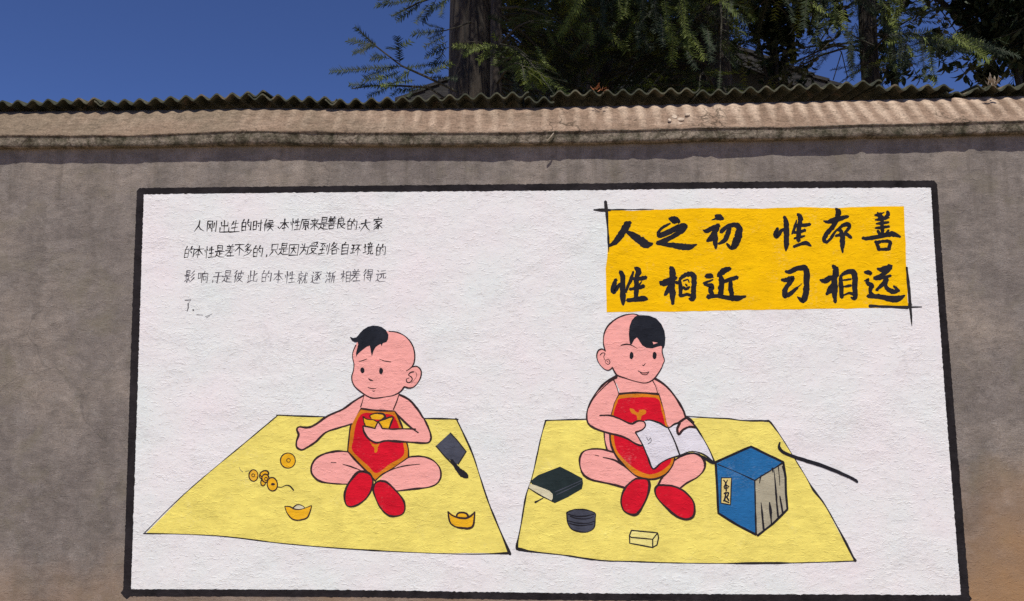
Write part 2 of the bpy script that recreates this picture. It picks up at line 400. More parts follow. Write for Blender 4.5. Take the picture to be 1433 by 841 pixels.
for k, (pa, pb, ya, yb, li, ra) in enumerate((
    (-560, -328, 152, 148, .0, 0), (-336, -95, 149, 143, .006, 0), (-104, 143, 142.5, 135.5, .0, 0), (132, 338, 140, 128.5, .0, 0),
    (320, 372, 130, 125.5, .002, .3), (347, 471, 130.5, 134, 0, .2), (455, 740, 138, 127.5, 0, .2), (734, 776, 134.5, 133.5, 0, 1.2),
    (770, 978, 125.5, 121.5, 0, .2), (974, 1234, 125, 110.5, 0, .2), (1226, 1334, 117.5, 116.5, -.001, .3), (1326, 1372, 124, 121, -.003, 2.2),
    (1366, 1560, 118.5, 109, 0, .8), (1550, 1800, 110, 100, .006, 0), (1790, 2030, 101, 93, 0, 0))):
    sheet(pa, pb, ya, yb, li, rag=ra, seed=k*3.3, amp=.0122 if k != 11 else .010, twist=random.uniform(-.03, .03))

# ================================================================ the mural
LAY = [0.0006]
def nextlay(): LAY[0] += .000012; return LAY[0]
def relay(v=.0012): LAY[0] = v
class Crop:
    def __init__(s, x, y, k): s.x, s.y, s.k = x, y, k
    def __call__(s, p): return (s.x + p[0]/s.k, s.y + p[1]/s.k)
CA = Crop(475, 445, 6.007); CB = Crop(405, 540, 4.427); CC = Crop(820, 430, 6.007); CD = Crop(800, 525, 4.005)
CE = Crop(320, 620, 7.006); CF = Crop(590, 580, 4.007); CG = Crop(715, 640, 5.605); CH = Crop(980, 575, 3.7375)
CI = Crop(830, 275, 4.948); CJ = Crop(1060, 275, 4.674); CP = Crop(0, 0, 1.0)

def crv(pts, closed=False, sub=5):
    """Catmull-Rom through 2D..3D points"""
    n = len(pts); out = []
    if n < 3: 
        a, b = pts[0], pts[-1]
        return [tuple(a[k] + (b[k]-a[k])*t/6 for k in range(len(a))) for t in range(7)]
    rng = range(n) if closed else range(n-1)
    for i in rng:
        p = [pts[(i+k) % n] if closed else pts[max(0, min(n-1, i+k))] for k in (-1, 0, 1, 2)]
        for s_ in range(sub):
            t = s_/sub
            out.append(tuple(.5*(2*p[1][k] + (p[2][k]-p[0][k])*t + (2*p[0][k]-5*p[1][k]+4*p[2][k]-p[3][k])*t*t
                       + (3*p[1][k]-p[0][k]-3*p[2][k]+p[3][k])*t**3) for k in range(len(pts[0]))))
    if not closed: out.append(tuple(pts[-1]))
    return out

def fill_mesh(mb, crop, pts, smooth=True, jit=.25, off=None):
    off = off if off is not None else nextlay()
    c = crv(pts, True, 5) if smooth else subdiv_poly(pts, 8*crop.k)
    q = []
    for i, p in enumerate(c):
        x, y = crop(p)
        if jit: x += noise.noise(Vector((x*.35, y*.35, 1)))*jit*1.6; y += noise.noise(Vector((x*.35, y*.35, 5)))*jit*1.6
        q.append(P(x, y, -off))
    tris = tessellate_polygon([[Vector((v.x, v.z, 0)) for v in q]])
    fs = []
    for a, b, c_ in tris:
        nrm = (q[b]-q[a]).cross(q[c_]-q[a])
        fs.append((a, b, c_) if nrm.y < 0 else (a, c_, b))
    mb.add(q, fs)
def subdiv_poly(pts, step):
    out = []
    for a, b in zip(pts, pts[1:]+pts[:1]):
        n = max(1, int(math.dist(a, b)/step))
        out += [(a[0]+(b[0]-a[0])*i/n, a[1]+(b[1]-a[1])*i/n) for i in range(n)]
    return out

def ribbon(mb, crop, pts, w=None, jit=.12, sub=5, off=None, taper=False, sharp=False):
    """brush line through pts; width from third coordinate or w (crop units)"""
    off = off if off is not None else nextlay()
    if len(pts[0]) == 2:
        n = len(pts)
        pts = [(p[0], p[1], w*(.45 if taper and i in (0, n-1) else 1)) for i, p in enumerate(pts)]
    c = crv(pts, False, sub) if not sharp else [p for p in pts]
    if sharp:
        c2 = []
        for a, b in zip(c, c[1:]):
            m = max(1, int(math.dist(a[:2], b[:2])/(6*crop.k)))
            c2 += [tuple(a[k]+(b[k]-a[k])*i/m for k in range(3)) for i in range(m)]
        c = c2 + [c[-1]]
    c = [(*crop(p), max(.25, p[2]/crop.k)) for p in c]
    L = []; R = []
    n = len(c)
    for i, (x, y, ww) in enumerate(c):
        a = c[max(0, i-1)]; b = c[min(n-1, i+1)]
        dx, dy = b[0]-a[0], b[1]-a[1]; l = math.hypot(dx, dy) or 1
        nx_, ny_ = -dy/l, dx/l
        if ww < 4 and not sharp: ww *= 1 + .7*noise.noise(Vector((x*.055, y*.055, off*900)))
        j1 = noise.noise(Vector((x*.5, y*.5, 2)))*jit*ww; j2 = noise.noise(Vector((x*.5, y*.5, 8)))*jit*ww
        L.append((x+nx_*(ww/2+j1), y+ny_*(ww/2+j1))); R.append((x-nx_*(ww/2+j2), y-ny_*(ww/2+j2)))
    def cap(i0, i1):
        x, y, ww = c[i0]; dx, dy = c[i0][0]-c[i1][0], c[i0][1]-c[i1][1]; l = math.hypot(dx, dy) or 1
        return (x+dx/l*ww*.42, y+dy/l*ww*.42)
    h0, h1 = cap(0, min(1, n-1)), cap(n-1, max(0, n-2))
    b0 = len(mb.v)
    for p in L+R+[h0, h1]: mb.v.append(P(p[0], p[1], -off))
    def add(*ix):
        v = [mb.v[b0+i] for i in ix]
        nr = (v[1]-v[0]).cross(v[2]-v[0])
        mb.f.append(tuple(b0+i for i in (ix if nr.y < 0 else ix[::-1]))); mb.mi.append(0)
    for i in range(n-1): add(i, i+1, n+i+1, n+i)
    add(2*n, 0, n); add(2*n+1, n-1, 2*n-1)

def ell(cx, cy, rx, ry, rot=0, n=14):
    r = RAD(rot)
    return [(cx+rx*math.cos(t)*math.cos(r)-ry*math.sin(t)*math.sin(r), cy+rx*math.cos(t)*math.sin(r)+ry*math.sin(t)*math.cos(r))
            for t in (2*math.pi*i/n for i in range(n))]

def F(name, crop, pts, mat, parent, smooth=True, label=None, jit=.25):
    mb = MB(); fill_mesh(mb, crop, pts, smooth, jit)
    o = mb.build(name, mat, parent)
    if label: o['label'] = label
    return o
KEEP = ('brush_character', 'written_character', 'corner_mark', 'string', 'painted_brush', 'plaque_mark', 'ink_smudge')
def R_(name, crop, lines, w, mat, parent, taper=False, label=None, sharp=False, jit=.12):
    if name not in KEEP and len(lines) > 1:
        for l in lines: R_(name, crop, [l], w, mat, parent, taper, None, sharp, jit)
        return
    mb = MB()
    base = nextlay()
    if w: w *= 1.38
    for i, l in enumerate(lines): ribbon(mb, crop, l, w, off=base + i*.000003, taper=taper, sharp=sharp, jit=jit)
    LAY[0] += .000003*len(lines)
    o = mb.build(name, mat, parent)
    if label: o['label'] = label
    return o

INK = paint('black_ink_line', (.030, .028, .030), .2, dry=.02)
INKD = paint('black_brush_paint', (.022, .021, .027), .2)
INKF = paint('thin_dry_ink', (.12, .115, .13), .3)
LINE = paint('brown_outline_paint', (.045, .026, .028), .2, dry=.10)
BORD = paint('border_paint', (.024, .021, .023), .35, dark=(.07, .065, .06))
PYEL = paint('pale_yellow_paint', (.86, .74, .17), .09, dark=(.62, .50, .10))
BYEL = paint('deep_yellow_paint', (.91, .53, .003), .05, dark=(.7, .36, .01))
SKIN = paint('pink_skin_paint', (.90, .405, .36), .03, dark=(.72, .36, .33))
HAIR = paint('hair_paint', (.020, .023, .032), .25)
RED = paint('red_paint', (.66, .010, .028), .12)
ORA = paint('orange_paint', (.68, .22, .015), .15)
GOLD = paint('gold_paint', (.84, .46, .02), .12)
BLUE = paint('blue_paint', (.022, .145, .36), .1)
GREY = paint('slate_grey_paint', (.075, .082, .11), .2)
GREEN = paint('dark_green_paint', (.022, .034, .036), .2)
CREAM = paint('cream_paint', (.66, .62, .42), .1)
PAGEG = paint('grey_page_paint', (.42, .39, .28), .12)
PAPER = paint('paper_white_paint', (.74, .73, .78), .05, dark=(.55, .55, .6))
LIP_ = paint('lip_paint', (.55, .22, .2), .05)

m0 = P(765, 836, 0)
mural = empty('wall_mural', (m0.x, -.002, m0.z), 'white black-bordered wall painting of two seated children below a yellow title panel', 'mural')

# white ground of the mural (slightly uneven edges, hidden under the border)
pn = [(196, 268), (1306, 257), (1349, 834), (180, 829)]
LAY[0] = .0004
F('background_panel', CP, pn, M_PANEL, mural, smooth=False, jit=.5)
mb = MB()
ribbon(mb, CP, [(195, 267.5, 9), (480, 264.5, 9), (760, 262, 9.5), (1040, 259, 9.5), (1307, 257.5, 10)], jit=.12, sub=90, off=.00060)
ribbon(mb, CP, [(196.5, 267, 10), (191, 420, 11), (184, 640, 11), (177.5, 834, 11)], jit=.09, sub=90, off=.00062)
ribbon(mb, CP, [(1307, 258, 9), (1315, 380, 10), (1331, 590, 11.5), (1351, 836, 12)], jit=.09, sub=90, off=.00064)
ribbon(mb, CP, [(173, 829.5, 10), (480, 830.5, 10), (760, 834.5, 10), (1060, 836.5, 10), (1356, 837.5, 10)], jit=.12, sub=90, off=.00066)
mb.build('border', BORD, mural)
LAY[0] = .0008

# ---- yellow title panel
ban = F('title_panel', CP, [(851, 294), (885, 295), (917, 293.5), (965, 291.5), (1012, 291), (1065, 292), (1120, 289.5), (1167, 291), (1215, 289), (1265, 288.5),
     (1267, 340), (1269, 385), (1271, 428), (1220, 431), (1167, 432), (1120, 433), (1075, 433.5), (1020, 434.5), (971, 435.7), (910, 436), (849, 437), (849, 410),
     (847.5, 376), (850.5, 352), (850, 320)], BYEL, mural, smooth=False, label='yellow title panel with twelve black brush characters', jit=.6)
BIG = [
 (CI, [[(232,184,26),(232,200,36),(215,232,32),(180,282,30),(150,318,24),(106,345,8)], [(232,243,14),(275,268,30),(330,305,40),(372,332,38),(412,326,8)], [(220,182,14),(258,182,18)]]),
 (CI, [[(528,152,14),(556,160,34),(588,172,26),(592,184,8)], [(535,186,5),(485,212,12),(456,242,14),(458,268,22),(495,258,26),(560,228,26),(615,205,28),(645,200,16)],
       [(645,206,22),(610,240,24),(530,290,22),(445,324,20)], [(445,322,18),(520,333,22),(600,344,30),(660,350,28),(718,332,6)]]),
 (CI, [[(848,132,12),(872,143,32),(900,155,14)], [(865,148,12),(822,162,5)], [(762,232,8),(785,238,20),(830,218,22),(868,196,16)], [(868,196,20),(850,235,24),(822,280,26),(790,308,14)],
       [(848,255,20),(846,310,24),(850,360,10)], [(790,305,8),(820,300,14),(848,285,10)], [(885,245,20),(925,212,20),(970,197,22),(1008,208,28),(1008,262,34),(988,318,36),(960,358,20),(925,325,7)],
       [(945,215,18),(930,265,24),(908,305,22),(868,328,7)]]),
 (CI, [[(188,520,18),(205,555,24),(204,640,24),(207,700,28),(208,752,10)], [(158,575,16),(145,615,24),(140,655,26),(160,645,16),(180,612,14),(200,600,8)], [(292,495,16),(315,515,26),(303,560,22),(300,640,24),(296,700,20)],
       [(265,565,12),(310,572,18),(366,560,20)], [(253,642,10),(300,634,18),(350,620,20)], [(238,718,20),(290,714,20),(345,706,28),(374,712,14)], [(278,520,10),(262,575,16),(240,622,12),(228,665,6)], [(335,590,8),(318,615,10)]]),
 (CI, [[(460,590,10),(485,600,32),(530,580,28),(575,562,18)], [(538,492,20),(550,520,30),(545,600,28),(550,680,28),(552,745,12)], [(545,600,18),(522,642,24),(498,682,14)], [(560,590,8),(590,600,14)],
       [(598,580,14),(606,630,20),(604,690,16)], [(600,572,14),(640,542,20),(685,538,26),(699,570,26),(697,640,24),(692,705,26),(665,708,10)], [(625,585,6),(655,575,8),(665,595,7)], [(622,628,10),(645,640,14),(668,625,8)], [(610,690,10),(650,678,14),(690,690,14)], [(640,606,6),(650,618,8)]]),
 (CI, [[(782,552,20),(812,550,26),(832,560,6)], [(762,600,6),(800,588,9),(830,575,6)], [(770,608,10),(822,620,24),(812,650,22),(828,680,18)], [(795,695,24),(860,688,18),(940,702,22),(1000,704,26),(1058,690,6)],
       [(950,498,16),(918,508,28),(885,530,26),(865,550,16)], [(882,545,20),(890,600,26),(884,660,26),(884,692,18)], [(890,596,14),(930,580,18),(998,560,20)], [(952,580,16),(952,630,22),(962,690,22)]]),
 (CJ, [[(176,132,14),(188,170,22),(190,250,24),(190,310,24),(186,355,8)], [(132,208,14),(116,248,18),(130,262,18),(155,225,16),(180,205,8)], [(264,115,14),(281,140,22),(272,200,20),(268,290,20)],
       [(250,190,10),(300,188,16),(344,182,14)], [(236,236,12),(270,232,14),(312,220,14)], [(238,328,14),(280,312,14),(318,304,20),(350,324,8)], [(256,155,8),(243,205,14),(226,245,8)], [(240,275,8),(270,266,12),(308,258,10)]]),
 (CJ, [[(434,160,8),(462,166,18),(520,148,24),(594,130,12)], [(514,80,12),(530,105,26),(518,150,20),(495,195,20),(452,245,20),(436,282,18),(448,298,14),(475,280,12),(505,235,10),(540,202,12),(578,182,20),(603,190,18),(592,215,14),(572,236,12)],
       [(572,236,12),(592,252,16),(614,270,12)], [(540,212,12),(556,260,22),(555,320,20),(557,367,6)], [(510,258,8),(545,250,16),(584,246,12)], [(520,215,10),(535,225,10)]]),
 (CJ, [[(768,122,10),(795,118,16),(828,104,6)], [(850,98,14),(854,118,18),(832,140,12)], [(786,105,10),(800,135,16)], [(772,152,10),(815,148,14),(860,138,10)], [(778,178,10),(815,174,14),(858,168,10)], [(772,206,10),(815,202,14),(862,196,10)],
       [(815,128,14),(816,200,18),(818,250,14)], [(686,272,10),(718,274,18),(800,262,18),(878,245,24),(934,264,10)], [(786,222,10),(802,250,14)], [(858,220,10),(838,248,12)],
       [(772,292,10),(786,320,16),(794,350,14)], [(782,300,10),(830,292,14),(868,300,16),(858,345,18)], [(790,346,12),(852,344,14)]]),
 (CJ, [[(184,490,12),(212,492,20),(260,470,22),(308,468,26),(322,500,28),(320,580,26),(316,640,28),(296,680,24),(262,656,8)], [(158,545,10),(190,546,22),(232,530,18),(215,562,20),(190,592,20),(178,625,24),(178,655,16),(215,635,20),(250,606,14),(290,570,4)]]),
 (CJ, [[(410,545,8),(438,552,24),(480,532,24),(528,515,12)], [(492,452,12),(513,480,28),(505,540,26),(504,620,28),(509,695,8)], [(500,565,14),(478,598,22),(452,640,12)], [(455,640,8),(480,625,12)], [(545,520,14),(546,580,20),(552,660,18)],
       [(545,522,12),(572,500,18),(618,492,24),(637,520,26),(636,600,24),(638,664,20),(612,660,8)], [(560,548,8),(612,540,10)], [(560,590,8),(612,582,10)], [(555,650,8),(600,632,10),(630,640,10)]]),
 (CJ, [[(702,494,12),(735,500,22),(736,516,6)], [(700,552,8),(724,540,12),(716,560,16),(746,585,22),(736,618,16),(752,642,16)], [(722,652,18),(790,655,22),(860,668,26),(920,668,28),(964,646,6)],
       [(785,472,10),(822,478,26),(872,456,24)], [(872,460,20),(842,495,18),(800,518,14),(762,532,10)], [(760,540,6),(800,536,14),(872,518,12)], [(850,520,12),(830,560,18),(800,592,16),(776,614,8)],
       [(852,540,12),(838,575,16),(850,602,18),(888,622,22),(928,616,8)], [(890,585,6),(912,605,14),(926,620,10)]]),
]
for cr, ls in BIG:
    relay(.0010)
    ls = [[(x, y, w*1.45+2) for x, y, w in l] for l in ls]
    R_('brush_character', cr, ls, None, INKD, ban, jit=.16)
R_('corner_mark', CI, [[(85,32,16),(88,60,24),(94,110,22)], [(94,110,20),(100,200,16),(106,300,14),(108,385,5)], [(5,92,10),(60,94,18),(120,94,16)], [(120,92,10),(240,90,9),(420,88,3)]], None, INK, ban)
R_('corner_mark', CJ, [[(976,462,10),(984,540,20),(994,640,20),(998,715,18)], [(1000,730,14),(1006,790,12),(1010,845,4)], [(732,716,18),(850,720,18),(985,726,18)], [(990,724,8),(1075,722,6)]], None, INK, ban)

# ---- handwriting: strokes of each character on a unit square
G = {
 '人': [[(.48,.05),(.42,.45),(.05,.95)], [(.42,.45),(.62,.72),(.98,.9)]],
 '刚': [[(.1,.15),(.1,.95)], [(.1,.15),(.58,.1),(.58,.95),(.48,.88)], [(.22,.35),(.48,.75)], [(.46,.32),(.22,.75)], [(.75,.25),(.75,.65)], [(.95,.08),(.95,.97),(.84,.9)]],
 '出': [[(.5,.02),(.48,.95)], [(.2,.15),(.2,.45),(.85,.42),(.85,.12)], [(.1,.6),(.08,.97),(.95,.92),(.95,.55)]],
 '生': [[(.28,.08),(.1,.42)], [(.2,.3),(.85,.24)], [(.52,.02),(.5,.93)], [(.2,.6),(.8,.55)], [(.02,.95),(.98,.9)]],
 '的': [[(.25,.03),(.12,.25)], [(.06,.28),(.08,.95)], [(.06,.28),(.42,.25),(.42,.92)], [(.08,.58),(.4,.56)], [(.08,.9),(.4,.88)], [(.68,.03),(.52,.42)], [(.62,.25),(.95,.22),(.93,.88),(.78,.85)], [(.66,.45),(.76,.6)]],
 '时': [[(.06,.18),(.06,.85)], [(.06,.18),(.38,.15),(.38,.85)], [(.06,.5),(.38,.48)], [(.06,.83),(.38,.8)], [(.46,.35),(.98,.3)], [(.8,.05),(.8,.95),(.66,.86)], [(.56,.5),(.64,.64)]],
 '候': [[(.25,.03),(.03,.5)], [(.15,.35),(.15,.95)], [(.33,.3),(.33,.7)], [(.48,.12),(.88,.1),(.86,.28)], [(.42,.3),(.98,.27)], [(.55,.3),(.45,.5)], [(.5,.45),(.92,.42)], [(.42,.62),(.98,.58)], [(.7,.45),(.66,.68),(.4,.95)], [(.68,.66),(.98,.93)]],
 '本': [[(.06,.32),(.94,.28)], [(.5,.02),(.5,.98)], [(.48,.35),(.05,.78)], [(.52,.35),(.96,.72)], [(.32,.75),(.68,.73)]],
 '性': [[(.05,.32),(.1,.55)], [(.22,.03),(.22,.98)], [(.3,.25),(.38,.4)], [(.55,.15),(.45,.42)], [(.5,.32),(.92,.28)], [(.7,.05),(.7,.9)], [(.5,.6),(.9,.57)], [(.4,.93),(.98,.88)]],
 '原': [[(.15,.1),(.95,.06)], [(.18,.1),(.02,.95)], [(.58,.12),(.5,.28)], [(.36,.28),(.36,.6),(.8,.58),(.8,.26),(.36,.28)], [(.38,.44),(.78,.42)], [(.58,.6),(.58,.95),(.48,.88)], [(.4,.7),(.28,.88)], [(.75,.68),(.92,.85)]],
 '来': [[(.15,.2),(.85,.16)], [(.28,.28),(.36,.4)], [(.72,.25),(.6,.4)], [(.05,.48),(.95,.44)], [(.5,.02),(.5,.98)], [(.48,.5),(.08,.88)], [(.52,.5),(.95,.85)]],
 '是': [[(.28,.03),(.28,.4)], [(.28,.03),(.75,.02),(.73,.4)], [(.3,.2),(.72,.19)], [(.28,.4),(.73,.38)], [(.05,.52),(.95,.48)], [(.5,.52),(.5,.85)], [(.5,.68),(.78,.66)], [(.28,.62),(.22,.8),(.05,.96)], [(.22,.78),(.5,.92),(.99,.93)]],
 '善': [[(.3,.02),(.38,.12)], [(.7,.0),(.6,.12)], [(.15,.16),(.85,.14)], [(.2,.27),(.8,.25)], [(.12,.38),(.88,.36)], [(.5,.14),(.5,.55)], [(.02,.58),(.98,.54)], [(.3,.44),(.38,.52)], [(.7,.42),(.62,.52)], [(.28,.68),(.3,.97)], [(.28,.68),(.75,.66),(.72,.95)], [(.3,.95),(.72,.94)]],
 '良': [[(.48,.0),(.55,.1)], [(.25,.15),(.25,.92),(.5,.8)], [(.25,.15),(.75,.13),(.74,.5)], [(.26,.32),(.74,.3)], [(.26,.5),(.74,.48)], [(.42,.52),(.6,.78),(.98,.95)], [(.88,.55),(.62,.72)]],
 '大': [[(.05,.36),(.95,.3)], [(.5,.05),(.46,.45),(.05,.95)], [(.48,.45),(.68,.75),(.97,.92)]],
 '家': [[(.48,.0),(.55,.1)], [(.1,.18),(.06,.34)], [(.1,.2),(.92,.16),(.84,.3)], [(.25,.36),(.78,.33)], [(.5,.36),(.12,.62)], [(.38,.48),(.58,.7),(.52,.95),(.4,.9)], [(.5,.6),(.12,.82)], [(.55,.7),(.1,.98)], [(.85,.45),(.6,.6)], [(.58,.58),(.97,.9)]],
 '差': [[(.32,.02),(.4,.12)], [(.68,.0),(.6,.12)], [(.15,.18),(.85,.15)], [(.22,.32),(.78,.29)], [(.05,.47),(.95,.43)], [(.5,.16),(.48,.45),(.05,.95)], [(.38,.62),(.8,.6)], [(.6,.6),(.6,.9)], [(.28,.93),(.95,.9)]],
 '不': [[(.05,.12),(.95,.08)], [(.55,.1),(.4,.4),(.05,.65)], [(.5,.32),(.5,.98)], [(.6,.4),(.92,.62)]],
 '多': [[(.5,.0),(.2,.25)], [(.42,.1),(.78,.08),(.6,.3),(.25,.45)], [(.42,.2),(.55,.28)], [(.55,.4),(.2,.68)], [(.48,.52),(.88,.48),(.65,.8),(.15,.98)], [(.45,.62),(.6,.74)]],
 '只': [[(.22,.08),(.25,.52)], [(.22,.08),(.8,.05),(.76,.48)], [(.25,.5),(.77,.48)], [(.38,.62),(.08,.97)], [(.62,.62),(.92,.92)]],
 '因': [[(.06,.08),(.08,.95)], [(.06,.08),(.94,.05),(.93,.95)], [(.08,.92),(.92,.9)], [(.25,.36),(.76,.33)], [(.5,.18),(.48,.45),(.24,.8)], [(.5,.48),(.76,.76)]],
 '为': [[(.25,.06),(.36,.2)], [(.08,.34),(.88,.3),(.82,.93),(.64,.86)], [(.52,.03),(.45,.55),(.08,.95)], [(.55,.52),(.65,.66)]],
 '受': [[(.78,.0),(.22,.08)], [(.25,.15),(.32,.26)], [(.48,.12),(.52,.24)], [(.78,.1),(.66,.26)], [(.1,.3),(.07,.46)], [(.1,.32),(.92,.3),(.85,.42)], [(.25,.52),(.75,.5),(.5,.8),(.08,.98)], [(.32,.6),(.6,.85),(.96,.96)]],
 '到': [[(.05,.1),(.62,.07)], [(.35,.1),(.15,.35),(.55,.3)], [(.45,.2),(.58,.36)], [(.1,.58),(.58,.54)], [(.34,.42),(.34,.85)], [(.02,.92),(.62,.82)], [(.76,.22),(.76,.68)], [(.95,.05),(.95,.97),(.83,.9)]],
 '各': [[(.42,.0),(.12,.35)], [(.38,.12),(.75,.1),(.5,.38),(.03,.6)], [(.3,.2),(.6,.42),(.98,.55)], [(.28,.62),(.3,.97)], [(.28,.62),(.76,.6),(.73,.95)], [(.3,.94),(.74,.92)]],
 '自': [[(.5,.0),(.38,.16)], [(.2,.2),(.22,.97)], [(.2,.2),(.8,.17),(.79,.97)], [(.22,.45),(.79,.43)], [(.22,.68),(.79,.66)], [(.22,.93),(.79,.91)]],
 '环': [[(.05,.18),(.42,.15)], [(.06,.48),(.42,.45)], [(.02,.82),(.45,.74)], [(.24,.17),(.24,.78)], [(.48,.15),(.98,.12)], [(.78,.14),(.65,.42),(.45,.62)], [(.72,.35),(.72,.97)], [(.78,.42),(.96,.6)]],
 '境': [[(.04,.36),(.34,.33)], [(.18,.12),(.18,.78)], [(.02,.84),(.36,.74)], [(.65,.0),(.7,.08)], [(.45,.14),(.92,.11)], [(.55,.18),(.6,.27)], [(.82,.16),(.76,.27)], [(.4,.32),(.98,.29)], [(.5,.4),(.5,.68)], [(.5,.4),(.88,.38),(.87,.66)], [(.5,.53),(.87,.52)], [(.5,.67),(.87,.66)], [(.6,.7),(.55,.85),(.38,.97)], [(.74,.7),(.74,.93),(.98,.92),(.98,.8)]],
 '影': [[(.15,.04),(.15,.32)], [(.15,.04),(.5,.03),(.49,.3)], [(.16,.18),(.48,.17)], [(.16,.31),(.49,.3)], [(.03,.44),(.62,.41)], [(.18,.53),(.18,.7),(.48,.69),(.48,.52),(.18,.53)], [(.34,.7),(.34,.97),(.26,.92)], [(.2,.78),(.08,.92)], [(.46,.77),(.58,.88)], [(.9,.05),(.66,.3)], [(.93,.32),(.66,.6)], [(.97,.58),(.6,.95)]],
 '响': [[(.03,.2),(.04,.6)], [(.03,.2),(.28,.18),(.28,.58)], [(.04,.58),(.28,.56)], [(.62,.03),(.54,.2)], [(.42,.22),(.42,.97)], [(.42,.22),(.95,.2),(.94,.95),(.82,.9)], [(.56,.42),(.57,.72)], [(.56,.42),(.8,.41),(.79,.7)], [(.57,.71),(.8,.7)]],
 '于': [[(.2,.14),(.8,.11)], [(.02,.45),(.98,.4)], [(.5,.14),(.5,.96),(.34,.86)]],
 '彼': [[(.25,.02),(.05,.25)], [(.28,.25),(.03,.55)], [(.18,.42),(.18,.97)], [(.42,.25),(.95,.22),(.88,.35)], [(.44,.25),(.42,.6),(.28,.92)], [(.66,.03),(.65,.48)], [(.46,.5),(.82,.47),(.65,.75),(.42,.95)], [(.52,.6),(.7,.82),(.98,.95)]],
 '此': [[(.28,.05),(.28,.85)], [(.28,.4),(.48,.38)], [(.08,.4),(.08,.9)], [(.0,.95),(.52,.78)], [(.9,.25),(.64,.45)], [(.62,.05),(.62,.88),(.97,.86),(.97,.68)]],
 '就': [[(.22,.0),(.27,.1)], [(.03,.18),(.5,.15)], [(.12,.3),(.12,.5),(.42,.49),(.42,.28),(.12,.3)], [(.27,.5),(.27,.95),(.18,.88)], [(.14,.62),(.05,.8)], [(.4,.6),(.48,.74)], [(.52,.35),(.98,.3)], [(.72,.05),(.7,.5),(.52,.95)], [(.78,.45),(.78,.9),(.98,.88),(.98,.72)], [(.84,.1),(.93,.2)]],
 '逐': [[(.1,.08),(.2,.2)], [(.05,.38),(.22,.36),(.14,.55),(.2,.75),(.03,.92)], [(.16,.82),(.4,.95),(.98,.95)], [(.35,.12),(.95,.08)], [(.65,.1),(.35,.38)], [(.52,.22),(.68,.45),(.62,.78),(.5,.7)], [(.64,.38),(.35,.55)], [(.66,.52),(.35,.76)], [(.92,.25),(.72,.4)], [(.7,.38),(.95,.7)]],
 '渐': [[(.08,.08),(.16,.2)], [(.03,.35),(.12,.46)], [(.02,.92),(.2,.6)], [(.26,.22),(.55,.19)], [(.4,.05),(.3,.45),(.56,.42)], [(.42,.3),(.42,.95)], [(.24,.7),(.58,.6)], [(.95,.06),(.68,.18)], [(.68,.18),(.66,.6),(.58,.95)], [(.68,.42),(.98,.39)], [(.85,.41),(.85,.97)]],
 '相': [[(.03,.32),(.46,.28)], [(.26,.03),(.26,.97)], [(.25,.38),(.04,.72)], [(.28,.42),(.42,.56)], [(.56,.15),(.57,.95)], [(.56,.15),(.95,.12),(.94,.95)], [(.57,.4),(.94,.38)], [(.57,.64),(.94,.62)], [(.57,.9),(.94,.88)]],
 '得': [[(.24,.02),(.05,.25)], [(.27,.25),(.03,.52)], [(.18,.42),(.18,.97)], [(.46,.05),(.46,.38),(.88,.36),(.88,.03),(.46,.05)], [(.47,.2),(.87,.19)], [(.4,.5),(.95,.47)], [(.36,.66),(.98,.62)], [(.78,.48),(.78,.96),(.66,.9)], [(.5,.74),(.6,.85)]],
 '远': [[(.1,.06),(.2,.18)], [(.04,.38),(.2,.36),(.13,.58),(.2,.75),(.02,.92)], [(.15,.82),(.4,.96),(.98,.95)], [(.45,.12),(.88,.08)], [(.35,.35),(.97,.3)], [(.56,.34),(.52,.58),(.34,.75)], [(.72,.33),(.72,.68),(.96,.66),(.96,.52)]],
 '了': [[(.12,.08),(.88,.04),(.55,.36)], [(.55,.36),(.6,.7),(.48,.97),(.28,.86)]],
 '、': [[(.35,.3),(.6,.62)]], '，': [[(.5,.2),(.55,.5),(.38,.85)]], '。': [[(.4,.4),(.6,.42),(.58,.62),(.38,.6),(.4,.4)]],
}
ROWS = [
 (1.65, INK, [('人',279,316.5),('刚',296,316),('出',314,317),('生',329,317),('的',345,315.5),('时',360.5,315.5),('候',376,315.5),('、',390,319),('本',398,315),('性',413.5,314),('原',427,314),('来',440.5,314),('是',453,313),('善',464.5,312),('良',477,312.5),('的',493,314),('、',503.5,318.5),('大',511.5,315),('家',529,312.5)]),
 (1.5, INK, [('的',265,353),('本',278,352),('性',293,353),('是',307.5,352),('差',322,350.6),('不',335,349),('多',346.5,350),('的',361,352),('，',373,358),('只',384,349.5),('是',397,348.5),('因',411,350),('为',425.7,349),('受',438.7,347.6),('到',453.5,348),('各',468,348),('自',482.7,348),('环',498,349),('境',515.4,348),('的',533,350)]),
 (1.35, INKF, [('影',265,387),('响',284,388),('，',297.6,394),('于',305,388),('是',318,387),('彼',334,387),('此',353.5,387),('的',373,387),('本',389.6,387),('性',405.6,388),('就',423.5,389),('逐',442.5,388),('渐',462.6,388),('相',483.8,387),('差',498,385.7),('得',515,385.5),('远',533.5,386)]),
 (1.4, INKF, [('了',262.5,427.5),('。',270.5,434)]),
]
relay(.0008)
ins = empty('inscription', P(262, 440, -.005), parent=mural)
ins['label'] = 'four rows of small handwritten black characters at upper left of the mural'
